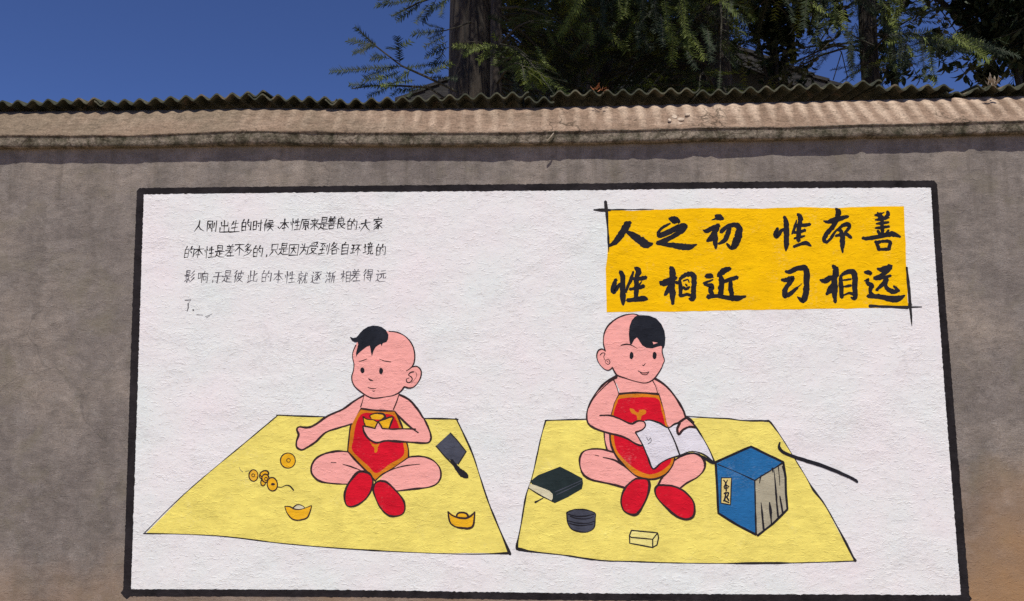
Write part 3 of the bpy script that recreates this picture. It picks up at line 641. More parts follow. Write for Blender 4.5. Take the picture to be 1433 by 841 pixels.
for w, mt, row in ROWS:
    for ch, cx, cy in row:
        sm = ch in '、，。'
        gw, gh = (6, 6) if sm else (14.2, 17.5)
        if ch == '了': gw = 11
        ls = []
        sh = random.uniform(.05, .2); ro = random.uniform(-.03, .03)
        for s_ in G[ch]:
            q = []
            for i, (x, y) in enumerate(s_):
                x += random.uniform(-.025, .025); y += random.uniform(-.02, .02)
                X = cx + (x-.5)*gw - (y-.5)*sh*gh; Y = cy + (y-.5)*gh + (x-.5)*ro*gw
                q.append((X, Y, w*random.uniform(.7, 1.35)*(.5 if i == len(s_)-1 else 1.1 if i == 0 else 1)))
            ls.append(q)
        relay(.0006)
        R_('written_character', CP, ls, None, mt, ins, sharp=True)
R_('ink_smudge', CP, [[(275,440.5,.8),(284,441,.6)], [(287,443,.5),(293,441,1.0),(297,439,.6)], [(289,444.5,.9),(294,442,.6)]], None, INKF, ins)

# ---- mats
relay(.0007)
m1 = [(204,746.5),(265,685),(300,655),(340,622),(389,581),(461,583),(540,585),(639,586.5),(662,637),(684,704),(713,774),(601,774),(501,769),(400,761),(317,751),(255,747.5)]
mat1 = F('painted_mat', CP, m1, PYEL, mural, smooth=False, label='yellow mat under the left child')
R_('mat_outline', CP, [[(201,747,1.6),(235,713,1.2),(265,685,1.2),(300,655,1.0),(340,622,1.3),(389,581,1.6)], [(387,581,2.2),(461,583.5,1.8),(540,585,1.6),(620,586,2.2),(641,587,2.4)],
    [(638,585,2.2),(650,610,2.2),(662,637,2.6),(672,668,1.6),(684,704,2.4),(700,743,2.2),(714,776,3.4)], [(714,774,3),(660,775.5,1.4),(601,774,1.2),(501,769,1.6),(400,761,1.4),(317,751,1.6),(255,747.5,1.2),(201,746.5,2.4)]], None, INK, mat1)
m2 = [(763,589),(751.6,640),(736,694),(723.5,763),(726,769),(770,775),(822,782),(875,785.5),(935,787),(1005,788.5),(1070,788),(1195,785),(1154,706),(1138,685),(1114,645),(1079,591),(1020,586.5),(980,585),(900,586),(830,588)]
mat2 = F('painted_mat', CP, m2, PYEL, mural, smooth=False, label='yellow mat under the reading child')
R_('mat_outline', CP, [[(764,588,2),(757,612,1.4),(751,640,1.6),(744,670,1.4),(736,694,2.6),(729,735,1.8),(723.5,763,3.4),(725,769,4)], [(724,768,4),(745,772,2),(790,777,1.6),(822,782,3),(850,785,1.8),(876,785.5,1.4),(935,787.5,1.6),(1005,788.5,1.2),(1068,788,3),(1120,787.5,1.4),(1197,785,2.2)],
    [(1197,785,4.5),(1190,772,3),(1175,743,2.4),(1154,706,1.6),(1138,685,3),(1127,666,1.2),(1114,645,1.4),(1095,614,1.4),(1079,592,2.6),(1074,589,3.4)], [(1074,589,2.6),(1040,588.5,1.8),(1020,586,2),(990,584.5,1.8),(955,582,1.8)], [(763,588.5,1.8),(790,587.5,1.4),(822,586.5,1.6)]], None, INK, mat2)

def E(name, label, px, py):
    o = empty(name, P(px, py, -.006), parent=mural); o['label'] = label; return o

# ---- left child
relay(.0010)
b1 = E('painted_child', 'left painted child sitting cross-legged in a red apron, holding gold', 525, 722)
F('torso', CB, [(455,55),(440,130),(400,200),(385,240),(370,400),(450,520),(560,560),(640,510),(730,440),(735,370),(700,290),(690,220),(655,160),(682,55),(600,40),(500,40)], SKIN, b1)
F('leg', CB, [(365,408),(300,404),(220,420),(165,450),(137,500),(142,548),(188,590),(270,605),(360,610),(420,580),(455,530),(400,450)], SKIN, b1)
F('leg', CB, [(740,440),(820,439),(888,462),(927,504),(939,555),(919,600),(870,626),(780,638),(680,651),(600,605),(560,585),(590,545),(660,500)], SKIN, b1)
R_('leg_line', CB, [[(366,409),(300,404),(220,420),(165,450),(137,497),(141,547),(187,590),(270,605),(360,609)], [(715,450),(760,438),(830,439),(890,462),(929,505),(939,556),(919,600),(870,626),(780,638),(665,651)]], 8.5, LINE, b1)
R_('knee_crease', CB, [[(258,474),(290,476)], [(330,485),(380,500),(440,522)], [(550,568),(600,532),(700,498),(808,485)]], 7, LINE, b1, taper=True)
F('apron_trim', CB, [(437,143),(540,150),(652,157),(690,235),(718,320),(738,385),(739,440),(640,508),(570,552),(532,588),(500,552),(440,492),(363,405),(368,330),(382,242),(406,188)], ORA, b1, smooth=False)
F('apron', CB, [(462,168),(550,172),(636,180),(668,225),(690,300),(705,360),(706,430),(625,482),(540,540),(485,492),(392,403),(396,330),(408,255),(428,200)], RED, b1)
R_('apron_line', CB, [[(440,140),(540,152),(652,156)], [(440,140),(406,188),(380,245),(368,330),(361,405)], [(361,405),(400,450),(440,492),(500,552),(532,590)], [(652,156),(692,235),(718,325)], [(718,325,9),(738,385,12),(740,442,13)], [(740,442),(640,510),(570,552),(532,590)]][:4] , 8, LINE, b1)
R_('apron_line', CB, [[(718,325,9),(736,385,12),(738,442,13)], [(738,442,8),(640,510,8),(570,552,8),(532,588,9)]], None, LINE, b1)
F('emblem', CB, [(500,345),(512,368),(526,385),(526,410),(536,414),(546,400),(548,378),(562,352),(545,362),(520,360)], ORA, b1)
F('arm', CB, [(462,58),(400,95),(330,145),(240,185),(165,237),(115,258),(62,254),(46,270),(52,292),(57,305),(44,345),(44,378),(76,396),(110,382),(165,345),(225,288),(300,262),(388,235),(420,175),(442,135)], SKIN, b1, smooth=False)
R_('arm_line', CB, [[(462,60),(400,95),(330,145),(240,185),(165,237),(115,258),(62,254),(46,270),(57,302),(44,345),(46,381),(78,396),(110,381),(165,345),(225,288),(300,262),(388,235)]], 8.5, LINE, b1)
F('ingot', CB, [(456,190),(480,206),(520,210),(545,222),(580,208),(640,192),(632,225),(618,266),(580,266),(548,240),(530,262),(500,260),(468,244)], GOLD, b1, smooth=False)
F('ingot_top', CB, ell(545,190,46,19), GOLD, b1)
R_('ingot_line', CB, [[(456,190),(480,206),(520,210),(545,222),(580,208),(640,192),(632,225),(618,262)], [(456,190),(462,225),(470,246)], [(505,200),(500,182),(535,170),(580,174),(592,192),(575,208)]], 7, LINE, b1)
F('arm', CB, [(682,55),(740,85),(790,140),(832,203),(862,262),(877,312),(868,346),(835,354),(750,349),(690,346),(630,340),(570,342),(540,352),(505,338),(475,305),(456,250),(500,254),(530,264),(550,226),(575,264),(640,266),(700,266),(766,266),(700,205),(652,157),(668,100)], SKIN, b1, smooth=False)
R_('arm_line', CB, [[(682,55),(740,85),(790,140),(833,203),(862,262),(877,312),(868,346),(835,354),(750,349),(640,342)], [(655,160),(700,210),(750,255),(798,290)], [(530,264),(550,226),(576,264)], [(576,264),(640,268),(700,266),(782,268)], [(456,248),(462,285),(492,328),(540,352),(600,340),(690,346)], [(456,248),(500,256),(530,264)]], 8, LINE, b1)
F('shoe', CB, [(458,530),(498,545),(517,590),(505,650),(470,702),(420,738),(375,748),(350,732),(341,680),(357,622),(390,572),(425,535)], RED, b1)
F('shoe', CB, [(560,588),(602,597),(655,645),(702,702),(716,750),(703,791),(660,807),(610,800),(562,752),(532,690),(519,640),(532,603)], RED, b1)
R_('shoe_line', CB, [[(458,530),(498,545),(517,590),(505,650),(470,702),(420,738),(375,748),(350,732),(341,680),(357,622),(390,572),(425,535),(458,530)], [(560,588),(602,597),(655,645),(702,702),(716,750),(703,791),(660,807),(610,800),(562,752),(532,690),(519,640),(532,603),(560,588)]], 9, LINE, b1)
F('head', CA, [(135,225),(112,285),(110,330),(122,385),(118,440),(104,490),(110,540),(140,587),(200,634),(250,664),(295,674),(370,665),(450,651),(510,622),(545,580),(590,500),(612,410),(630,365),(633,310),(622,250),(592,195),(546,150),(480,120),(415,111),(300,100),(200,140)], SKIN, b1)
F('ear', CA, [(575,435),(610,412),(650,407),(681,433),(688,475),(669,527),(632,573),(590,589),(550,580),(545,520)], SKIN, b1)
R_('head_line', CA, [[(415,113),(480,119),(546,149),(592,194),(622,249),(633,310),(629,365),(608,412),(562,445)], [(138,228),(115,282),(110,330),(122,385),(118,440),(104,490),(110,540),(140,587),(200,634),(250,664),(295,674),(370,665),(450,651),(510,620),(545,578)], [(608,412),(650,407),(681,433),(688,475),(669,527),(632,573),(590,589),(545,577)]], 7.5, LINE, b1)
R_('ear_fold', CA, [[(628,452,9),(598,458,14),(582,480,12),(604,496,12),(612,516,12),(598,538,12),(572,542,10),(562,516,9),(584,506,8)], [(640,452,4),(650,480,4),(640,505,4),(605,548,4)]], None, LINE, b1)
F('hair', CA, [(86,156),(115,168),(142,162),(158,146),(176,122),(202,96),(238,74),(280,63),(318,65),(356,76),(392,102),(412,140),(409,178),(396,202),(372,210),(362,216),(356,238),(346,218),(328,228),(306,244),(290,270),(273,322),(264,285),(262,262),(255,234),(232,240),(196,268),(164,294),(148,312),(140,330),(140,292),(150,252),(158,220),(152,203),(128,203),(106,190)], HAIR, b1, smooth=False, jit=.1)
for q in (ell(193,440,18,25), ell(350,445,17,27)): F('eye', CA, q, INKD, b1)
R_('eyebrow', CA, [[(162,368,4),(195,358,8),(232,344,4)]], None, LINE, b1); R_('eyebrow', CA, [[(335,345,4),(385,363,8),(432,369,9)]], None, LINE, b1)
R_('nose', CA, [[(243,508,4),(260,522,13),(284,526,5)]], None, LINE, b1)
R_('mouth', CA, [[(238,583,4),(268,592,7),(308,592,4)], [(276,611,3),(288,616,6),(300,610,3)]], None, LINE, b1)
R_('apron_strap', CA, [[(206,648,5),(192,705,5),(178,747,9)]], None, LINE, b1); R_('apron_strap', CA, [[(502,636,6),(482,700,8),(454,768,11)]], None, LINE, b1)
R_('shoulder_line', CA, [[(206,648),(150,680),(70,735),(0,785)], [(500,640),(560,665),(610,705),(655,765),(700,838)]], 7, LINE, b1)

# ---- reading child
relay(.0010)
b2 = E('painted_child', 'right painted child sitting cross-legged reading an open white book', 910, 725)
F('torso', CD, [(250,5),(258,60),(265,100),(215,220),(182,320),(198,425),(240,440),(350,570),(450,560),(560,480),(540,290),(490,100),(455,20),(400,10)], SKIN, b2)
F('leg', CD, [(235,432),(160,414),(90,418),(55,440),(44,490),(62,552),(110,586),(200,606),(302,632),(380,590),(370,560),(262,480)], SKIN, b2)
F('leg', CD, [(585,470),(640,442),(705,442),(742,478),(744,525),(707,570),(650,602),(600,640),(480,618),(528,545),(560,490)], SKIN, b2)
R_('leg_line', CD, [[(235,432),(160,414),(90,418),(55,440),(44,490),(62,552),(110,586),(200,606),(302,632)], [(565,488),(600,462),(655,440),(708,443),(742,478),(744,525),(707,570),(650,602),(602,638)], [(528,545),(500,585),(484,618)]], 8.5, LINE, b2)
R_('knee_crease', CD, [[(130,448),(152,453)], [(175,461),(240,476),(300,512),(372,558)]], 7, LINE, b2, taper=True)
F('apron_trim', CD, [(262,105),(370,98),(490,106),(518,195),(543,290),(578,462),(560,512),(518,560),(450,582),(372,568),(318,528),(258,465),(222,395),(214,330),(216,225),(236,158)], ORA, b2, smooth=False)
F('apron', CD, [(272,132),(370,124),(482,132),(505,205),(526,285),(560,460),(520,525),(450,555),(385,540),(315,492),(255,425),(236,345),(234,225),(255,155)], RED, b2)
F('emblem', CD, [(326,188),(345,190),(362,206),(375,208),(385,192),(414,196),(415,215),(392,228),(386,252),(368,252),(364,226),(336,212)], ORA, b2)
R_('apron_line', CD, [[(262,105),(370,98),(492,107)], [(492,107),(520,195),(544,290)], [(262,105),(236,158),(215,226)], [(214,330),(222,395),(258,466),(318,530),(372,570),(450,584),(518,562),(562,512),(578,466)]], 8, LINE, b2)
R_('torso_line', CD, [[(182,320),(186,370),(200,425)]], 7, LINE, b2)
F('arm', CD, [(458,20),(530,62),(586,130),(622,195),(640,240),(605,272),(545,292),(518,195),(492,106),(478,60)], SKIN, b2)
R_('arm_line', CD, [[(470,20),(530,62),(586,130),(622,190),(640,238)]], 8, LINE, b2)
F('arm', CD, [(250,6),(185,45),(130,110),(90,190),(87,255),(115,290),(190,320),(290,346),(360,385),(392,398),(398,360),(372,330),(362,318),(395,305),(412,285),(405,262),(370,257),(330,272),(270,245),(218,226),(236,158),(262,105),(250,50)], SKIN, b2, smooth=False)
F('book_page', CD, [(358,322),(400,296),(408,256),(440,252),(490,267),(540,294),(575,365),(606,448),(545,468),(500,492),(456,525),(425,455),(395,385)], PAPER, b2, smooth=False)
F('book_page', CD, [(540,294),(575,275),(610,266),(650,250),(690,285),(740,362),(775,425),(800,488),(740,446),(670,428),(606,448),(575,365)], PAPER, b2, smooth=False)
F('hand', CD, [(606,262),(626,248),(652,240),(684,266),(698,292),(660,288),(625,306),(600,332),(592,302)], SKIN, b2)
F('thumb', CD, [(330,272),(370,257),(405,261),(413,285),(395,306),(360,320),(340,310)], SKIN, b2)
R_('arm_line', CD, [[(250,6),(185,45),(130,110),(90,190),(87,255),(115,290),(190,320),(290,346),(360,385),(392,396)], [(158,226),(215,226),(270,245),(332,272),(370,257),(405,261),(413,285),(395,306),(358,320)], [(600,268),(626,248),(652,240),(684,266)], [(606,268),(592,302),(600,332),(625,306),(660,290),(698,293)]], 8, LINE, b2)
R_('book_line', CD, [[(413,254),(440,252),(490,267),(540,294),(575,275),(602,266)], [(540,294),(575,365),(606,448)], [(358,322),(395,385),(425,455),(456,525),(500,492),(545,468),(606,450),(670,427),(740,444),(798,490)], [(640,236),(690,283),(740,360),(775,425),(802,490)]], 6, INK, b2)
R_('book_cover_line', CD, [[(606,456,6),(670,436,9),(730,456,12),(780,486,14),(800,492,12)]], None, INKD, b2)
R_('page_mark', CD, [[(420,348),(430,365),(442,352),(445,372),(428,385)]], 2.2, INKF, b2)
F('shoe', CD, [(360,580),(420,582),(436,610),(430,660),(405,722),(368,777),(330,780),(290,756),(277,700),(295,640),(330,600)], RED, b2)
F('shoe', CD, [(485,616),(560,620),(622,645),(672,692),(689,740),(682,790),(645,808),(590,792),(530,742),(478,684),(467,640)], RED, b2)
R_('shoe_line', CD, [[(360,580),(420,582),(436,610),(430,660),(405,722),(368,777),(330,780),(290,756),(277,700),(295,640),(330,600),(360,580)], [(485,616),(560,620),(622,645),(672,692),(689,740),(682,790),(645,808),(590,792),(530,742),(478,684),(467,640),(485,616)]], 9, LINE, b2)
F('ear', CC, [(175,370),(130,352),(101,369),(91,416),(108,467),(146,512),(180,529),(228,508),(215,440)], SKIN, b2)
F('head', CC, [(163,370),(148,310),(148,250),(165,190),(200,140),(260,94),(330,65),(400,57),(470,68),(560,85),(620,125),(655,190),(660,260),(646,330),(641,370),(649,410),(660,445),(650,472),(630,520),(590,580),(550,618),(490,636),(400,618),(330,595),(265,572),(240,540),(222,500)], SKIN, b2)
R_('head_line', CC, [[(163,370),(148,310),(148,250),(165,190),(200,140),(260,94),(330,65),(400,57),(440,66)], [(222,505),(240,540),(265,572),(330,595),(400,618),(490,636),(550,618),(590,580),(630,520),(650,472),(660,445),(649,410),(641,375),(643,335)], [(165,366),(130,352),(101,369),(91,416),(108,467),(146,512),(180,529),(205,522),(222,505)], [(265,572),(250,600)]], 7.5, LINE, b2)
R_('ear_fold', CC, [[(120,402),(135,385),(160,388),(150,415),(158,440)], [(165,468),(188,480),(202,462),(188,440),(165,446),(162,465)], [(175,452),(188,462)]], 6, LINE, b2)
F('hair', CC, [(432,66),(480,66),(530,70),(590,93),(634,140),(660,200),(668,260),(664,315),(652,345),(632,325),(600,332),(560,346),(510,342),(475,322),(456,295),(440,268),(428,254),(406,272),(386,310),(372,316),(364,275),(360,220),(366,160),(384,112),(408,82)], HAIR, b2, smooth=False, jit=.1)
F('hair_gap', CC, [(560,290),(604,298),(568,312)], SKIN, b2, smooth=False, jit=0)
for q in (ell(383,406,17,31), ell(577,405,18,31)): F('eye', CC, q, INKD, b2)
R_('eyebrow', CC, [[(293,321,5),(335,311,9),(378,317,8),(432,346,6)]], None, LINE, b2)
R_('nose', CC, [[(474,484,6),(486,489,9),(500,470,4)]], None, LINE, b2)
F('lips', CC, [(455,545),(485,553),(528,543),(512,564),(480,566)], LIP_, b2)
R_('mouth', CC, [[(438,534),(470,549),(500,550),(530,542)], [(456,548),(480,566),(512,565),(529,543)]], 5.5, LINE, b2)
R_('apron_strap', CC, [[(232,608,9),(258,668,5),(276,728,5)]], None, LINE, b2); R_('apron_strap', CC, [[(562,618,7),(588,668,4),(606,738,5)]], None, LINE, b2)
R_('shoulder_line', CC, [[(262,590),(200,625),(130,690),(60,770),(22,841)], [(570,600),(640,635),(700,685),(760,765),(805,841)]], 7, LINE, b2)

# ---- things on the left mat
relay(.0010)
c = F('painted_coin', CE, ell(581,172,73,74), GOLD, mural, label='single gold coin beside the outstretched fist')
R_('coin_line', CE, [ell(581,172,73,74)+[(654,172)]], 8, LINE, c); R_('coin_hole', CE, [ell(587,170,18,18,0,8)+[(605,170)]], 6, LINE, c)
st = E('painted_coin_string', 'string of small gold coins left of the left child', 370, 680)
R_('string', CE, [[(103,232,4),(115,262,6),(138,283,7)], [(163,277,4),(200,272,3)]], None, INKF, st)
for cx, cy, rx, ry, ro in ((243,318,44,56,0), (318,320,16,26,0), (350,302,42,30,-15), (340,380,24,40,10), (360,345,34,40,0), (428,404,50,66,-8)):
    k = F('coin', CE, ell(cx,cy,rx,ry,ro), GOLD, st)
    R_('coin_line', CE, [ell(cx,cy,rx,ry,ro)+[ell(cx,cy,rx,ry,ro)[0]]], 9, LINE, st)
F('coin_hole', CE, ell(434,404,20,14), LINE, st); R_('coin_hole', CE, [ell(241,316,15,14,0,8)+[(256,316)]], 6, LINE, st); R_('coin_hole', CE, [ell(366,352,13,16,0,8)+[(379,352)]], 6, LINE, st)
R_('string', CE, [[(478,430,9),(520,432,8),(560,414,9),(600,422,14),(636,462,16)]], None, INK, st)
ing = F('painted_ingot', CE, [(550,620),(600,624),(635,640),(690,652),(742,640),(812,614),(800,660),(762,735),(680,756),(620,742),(575,690)], GOLD, mural, smooth=False, label='gold ingot at the front of the left mat')
F('ingot_top', CE, [(632,640),(655,614),(690,604),(728,618),(745,640),(690,653)], CREAM, ing)
R_('ingot_line', CE, [[(550,620),(600,624),(640,645),(690,652),(742,640),(812,612)], [(550,620),(570,680),(618,740),(680,756),(764,735),(795,680),(814,618)], [(630,636),(660,610),(690,604),(730,618),(746,636)]], 8, LINE, ing)
ing = F('painted_ingot', CF, [(148,545),(200,574),(262,578),(298,548),(293,620),(266,638),(202,633),(160,605)], GOLD, mural, smooth=False, label='gold ingot below the cleaver on the left mat')
F('ingot_top', CF, ell(228,568,31,16), GOLD, ing)
R_('ingot_line', CF, [[(148,545),(172,566),(205,578),(245,582),(275,570),(298,547)], [(148,545),(155,590),(170,618),(202,633),(235,637),(266,638),(290,620),(298,548)], [(196,568),(205,554),(228,550),(252,556),(260,570)]], 7, LINE, ing)
cl = E('painted_cleaver', 'grey cleaver painted at the right of the left mat', 632, 668)
F('blade', CF, [(80,176),(160,103),(250,208),(222,246),(205,275),(190,282),(140,240)], GREY, cl, smooth=False)
R_('blade_line', CF, [[(80,176),(135,240),(185,290)], [(160,103),(195,140),(250,208),(205,278)]], 5, INK, cl, sharp=True)
R_('handle', CF, [[(168,255,14),(186,282,20),(210,314,30),(234,334,38),(254,350,26)]], None, INKD, cl)
# ---- things on the right mat
relay(.0010)
bk = F('painted_book', CG, [(150,190),(185,160),(215,140),(300,105),(385,72),(470,115),(560,165),(565,205),(558,248),(450,310),(345,360),(322,350),(240,300)], GREEN, mural, smooth=False, label='closed dark green book on the right mat')
F('page_edge', CG, [(148,205),(200,222),(300,262),(328,288),(328,322),(318,338),(240,296),(140,240)], CREAM, bk, smooth=False)
R_('book_line', CG, [[(140,242,8),(240,304,8),(328,346,10)], [(190,352,18),(215,340,9),(252,320,8)]], None, INKD, bk)
R_('spine_line', CG, [[(345,272),(455,225),(555,180)], [(355,295),(455,248),(552,200)]], 4, GREY, bk)
bw = F('painted_bowl', CG, [(438,432),(480,414),(520,408),(590,412),(658,436),(662,480),(652,552),(604,584),(540,584),(476,562),(445,510)], GREY, mural, label='round grey inkstone on the right mat')
R_('bowl_line', CG, [[(438,432),(480,414),(520,408),(590,412),(658,436),(662,480),(652,552),(604,584),(540,584),(476,562),(445,510),(438,432)], [(450,446),(510,462),(590,460),(652,446)], [(465,462),(520,480),(600,482),(645,465)], [(450,498),(520,515),(600,518),(655,500)], [(460,518),(540,536),(640,525)]], 7, INKD, bw)
er = F('painted_eraser', CG, [(945,573),(1150,592),(1158,630),(1146,686),(1112,707),(932,673),(928,612)], CREAM, mural, smooth=False, label='small pale yellow block on the right mat')
er.data.materials[0] = paint('block_yellow_paint', (.84, .76, .26), .05)
R_('block_line', CG, [[(945,573),(1150,592),(1158,630),(1146,686),(1112,707),(932,673),(930,612),(945,573)], [(930,618),(945,628),(1112,643),(1150,594)], [(1112,643),(1112,706)]], 8, INK, er, sharp=True)
bx = E('painted_box', 'blue book case standing on the right mat', 1058, 747)
F('case_top', CH, [(80,268),(265,186),(434,268),(285,364)], BLUE, bx, smooth=False)
F('case_front', CH, [(80,268),(285,364),(291,648),(95,535),(88,400)], BLUE, bx, smooth=False)
F('page_side', CH, [(285,364),(434,268),(448,400),(456,515),(380,590),(300,652),(291,648)], PAGEG, bx, smooth=False)
R_('case_line', CH, [[(80,268),(265,186),(345,226),(434,268)], [(80,268),(88,400),(94,535),(190,595),(292,648)], [(434,268),(446,350),(448,430),(456,515)], [(456,515),(380,590),(300,652)]], 9, INKD, bx, sharp=True)
R_('case_line', CH, [[(92,280,4),(190,320,4),(285,364,7)], [(285,364,8),(288,500,8),(292,648,10)], [(285,364,8),(330,335,10),(380,305,9),(434,270,8)]], None, INKD, bx)
R_('page_line', CH, [[(318,340,14),(314,352,12),(310,376,8)], [(378,302,16),(380,320,10)], [(318,480,5),(326,560,12),(332,622,10)], [(362,478,6),(368,530,13),(372,590,9)], [(386,312,6),(394,400,9),(400,480,9),(407,555,12)], [(408,290,7),(414,350,8),(416,390,5)], [(416,445,6),(424,490,13),(432,535,10)], [(430,290,8),(440,325,10),(443,345,6)]], None, INKD, bx)
pq = F('plaque', CH, [(110,350),(163,350),(158,491),(108,482)], paint('plaque_yellow_paint', (.74, .60, .22), .1), bx, smooth=False)
R_('plaque_line', CH, [[(110,350,6),(163,350,6),(158,491,7),(108,482,6),(110,350,6)]], None, INKD, bx, sharp=True)
R_('plaque_mark', CH, [[(122,362),(132,378),(124,400)], [(142,362),(134,384),(150,396)], [(126,405),(146,402)], [(134,378),(136,420)], [(124,432),(148,428),(140,450)], [(134,425),(128,462),(122,472)], [(136,448),(150,470)], [(128,470),(150,480)]], 5, INKD, bx)
R_('painted_brush', CH, [[(417,163,6),(412,188,12),(430,213,16),(480,236,18),(560,262,20),(650,291,19),(740,328,17),(800,356,16),(822,372,12)]], None, INKD, mural, label='long black writing brush right of the right mat')

# ================================================================ behind the wall
# house with a gable towards us
YH = 8.0
ap = P(872, 6, YH); eL = P(560, 128, YH); eR = P(1186, 124, YH)
house = empty('grey_house', (ap.x, YH+3, 0), 'grey rendered house with dark gabled roof, mostly hidden behind the trees', 'house')
hw = (eR.x-eL.x)/2 - .35; ez = (eL.z+eR.z)/2 - .05; az = ap.z
gy = YH+.35; DEP = 8
wbm = MB()
sl = (az-ez)/((eR.x-eL.x)/2)
x0, x1 = ap.x-hw, ap.x+hw; zl = az - sl*hw - .12
vv = [(x0,gy,0),(x1,gy,0),(x1,gy,zl),(ap.x,gy,az-.12),(x0,gy,zl)]; vv += [(x,y+DEP,z) for x,y,z in vv]
wbm.add(vv, [(0,1,2,3,4),(9,8,7,6,5),(0,5,6,1),(1,6,7,2),(2,7,8,3),(3,8,9,4),(4,9,5,0)])
wbm.build('house_wall', M_HOUSE, house)
for sgn in (-1, 1):
    rb = MB(); n = 16; L = (eR.x-eL.x)/2+.1
    for k in range(n):        # courses of tile, each lapping the one below
        a, b = L*k/n, L*(k+1)/n + .03
        za, zb = az - sl*a + .02, az - sl*b + .05
        q = [(ap.x+sgn*a, YH, za), (ap.x+sgn*b, YH, zb), (ap.x+sgn*b, YH+DEP+.5, zb), (ap.x+sgn*a, YH+DEP+.5, za)]
        q += [(x, y, z-.05) for x, y, z in q]
        rb.add(q, [(0,1,2,3),(4,7,6,5),(0,4,5,1),(1,5,6,2),(2,6,7,3),(3,7,4,0)])
    rb.build('roof_slope', M_ROOF, house)
    bb = MB(); q = [(ap.x, YH+.02, az-.04), (ap.x+sgn*(L), YH+.02, az-sl*L-.04), (ap.x+sgn*L, YH+.02, az-sl*L-.26), (ap.x, YH+.02, az-.26)]
    q += [(x, y+.04, z) for x, y, z in q]
    bb.add(q, [(0,1,2,3),(7,6,5,4),(0,4,5,1),(1,5,6,2),(2,6,7,3),(3,7,4,0)]); bb.build('bargeboard', M_ROOF, house)
for wx in (-1.6, 1.6):
    for wz in (1.0, 4.0):
        fr = MB(); cx_ = ap.x+wx
        for lo, hi in (((-.6,0),(-.52,1.3)), ((.52,0),(.6,1.3)), ((-.52,0),(.52,.08)), ((-.52,1.22),(.52,1.3)), ((-.03,.08),(.03,1.22))):
            fr.box((cx_+lo[0], gy-.05, wz+lo[1]), (cx_+hi[0], gy+.02, wz+hi[1]))
        f_ = fr.build('window', M_FRAME, house)
        pb = MB(); pb.box((cx_-.52, gy-.02, wz+.08), (cx_+.52, gy-.01, wz+1.22)); pb.build('pane', M_GLASS, f_)

# ---- fir trees: every twig carries two ranks of flat needles
rnd = random.Random(11)
def twig(mb, p0, d, L, up, spacing=.014, nl=.044, nw=.0058, mi=0, droop=.25, stem=.0028):
    d = d.normalized(); side = d.cross(up)
    if side.length < .1: side = d.cross(Vector((1, 0, 0)))
    side.normalize()
    n = max(4, int(L/spacing)); pts = []
    b = len(mb.v); vs = mb.v; fs = mb.f; ms = mb.mi
    p = p0.copy(); dd = d.copy(); st = L/n
    for i in range(n+1):
        pts.append(p.copy())
        t = i/n
        if i > 1:
            nrm = side.cross(dd).normalized()
            for sg in (-1, 1):
                ln = nl*(.75+.5*rnd.random())*(1 if t < .8 else 1.35-1.6*(t-.8)*1.4)*(.6+.4*min(1, t*6))
                o = (side*sg + dd*(.22+.35*t+.15*rnd.random()) + nrm*rnd.uniform(-.25, .45)).normalized()
                q = p + dd*rnd.uniform(-.3, .3)*st
                k = len(vs)
                w = dd*(nw*.5)
                vs.append(q-w); vs.append(q+w); vs.append(q+o*ln*.6+w*.8+nrm*.002); vs.append(q+o*ln - nrm*ln*.08)
                fs.append((k, k+1, k+2, k+3)); ms.append(mi)
        dd = (dd + Vector((0, 0, -droop*st/.3)) + Vector((rnd.uniform(-1,1), rnd.uniform(-1,1), rnd.uniform(-1,1)))*.02).normalized()
        p = p + dd*st
    step = max(1, n//5); sp = pts[::step]
    if sp[-1] != pts[-1]: sp.append(pts[-1])
    mb.tube(sp, [stem*(1-.7*i/(len(sp)-1)) for i in range(len(sp))], 3, mi=2, cap=False)

def spray(mb, p0, d, L, up, nt_=5, fine=True, young=.2, tw=.30, droop=.25):
    """a limb with side twigs"""
    d = d.normalized(); side = d.cross(up).normalized()
    n = max(3, int(L/.085 if fine else L/.17)); pts = [p0.copy()]; p = p0.copy(); dd = d.copy()
    for i in range(n):
        dd = (dd + Vector((0, 0, -droop*.10)) + Vector((rnd.uniform(-1,1), rnd.uniform(-1,1), rnd.uniform(-.7,.7)))*.07).normalized()
        p = p + dd*(L/n); pts.append(p.copy())
        if i >= n*.15:
            for sg in (-1, 1):
                if rnd.random() < .15: continue
                o = (side*sg*(.7+.3*rnd.random()) + dd*(.5+.4*rnd.random()) + Vector((0, 0, rnd.uniform(-.3, .2))))
                tl = tw*(1.15-.6*i/n)*rnd.uniform(.6, 1.15)
                mi = 1 if rnd.random() < young else 0
                if fine: twig(mb, p, o, tl, up, mi=mi)
                else: twig(mb, p, o, tl*1.5, up, mi=mi, spacing=.03, nl=.055, nw=.016)
    if fine: twig(mb, pts[-1], dd, tw*.9, up, mi=1 if rnd.random() < young else 0)
    else: twig(mb, pts[-1], dd, tw*1.3, up, spacing=.03, nl=.055, nw=.016)
    mb.tube(pts[::2] + ([pts[-1]] if (len(pts)-1) % 2 else []), None or [.012*(1-.75*i/(len(pts[::2]))) for i in range(len(pts[::2]) + (1 if (len(pts)-1) % 2 else 0))], 4, mi=2, cap=False)

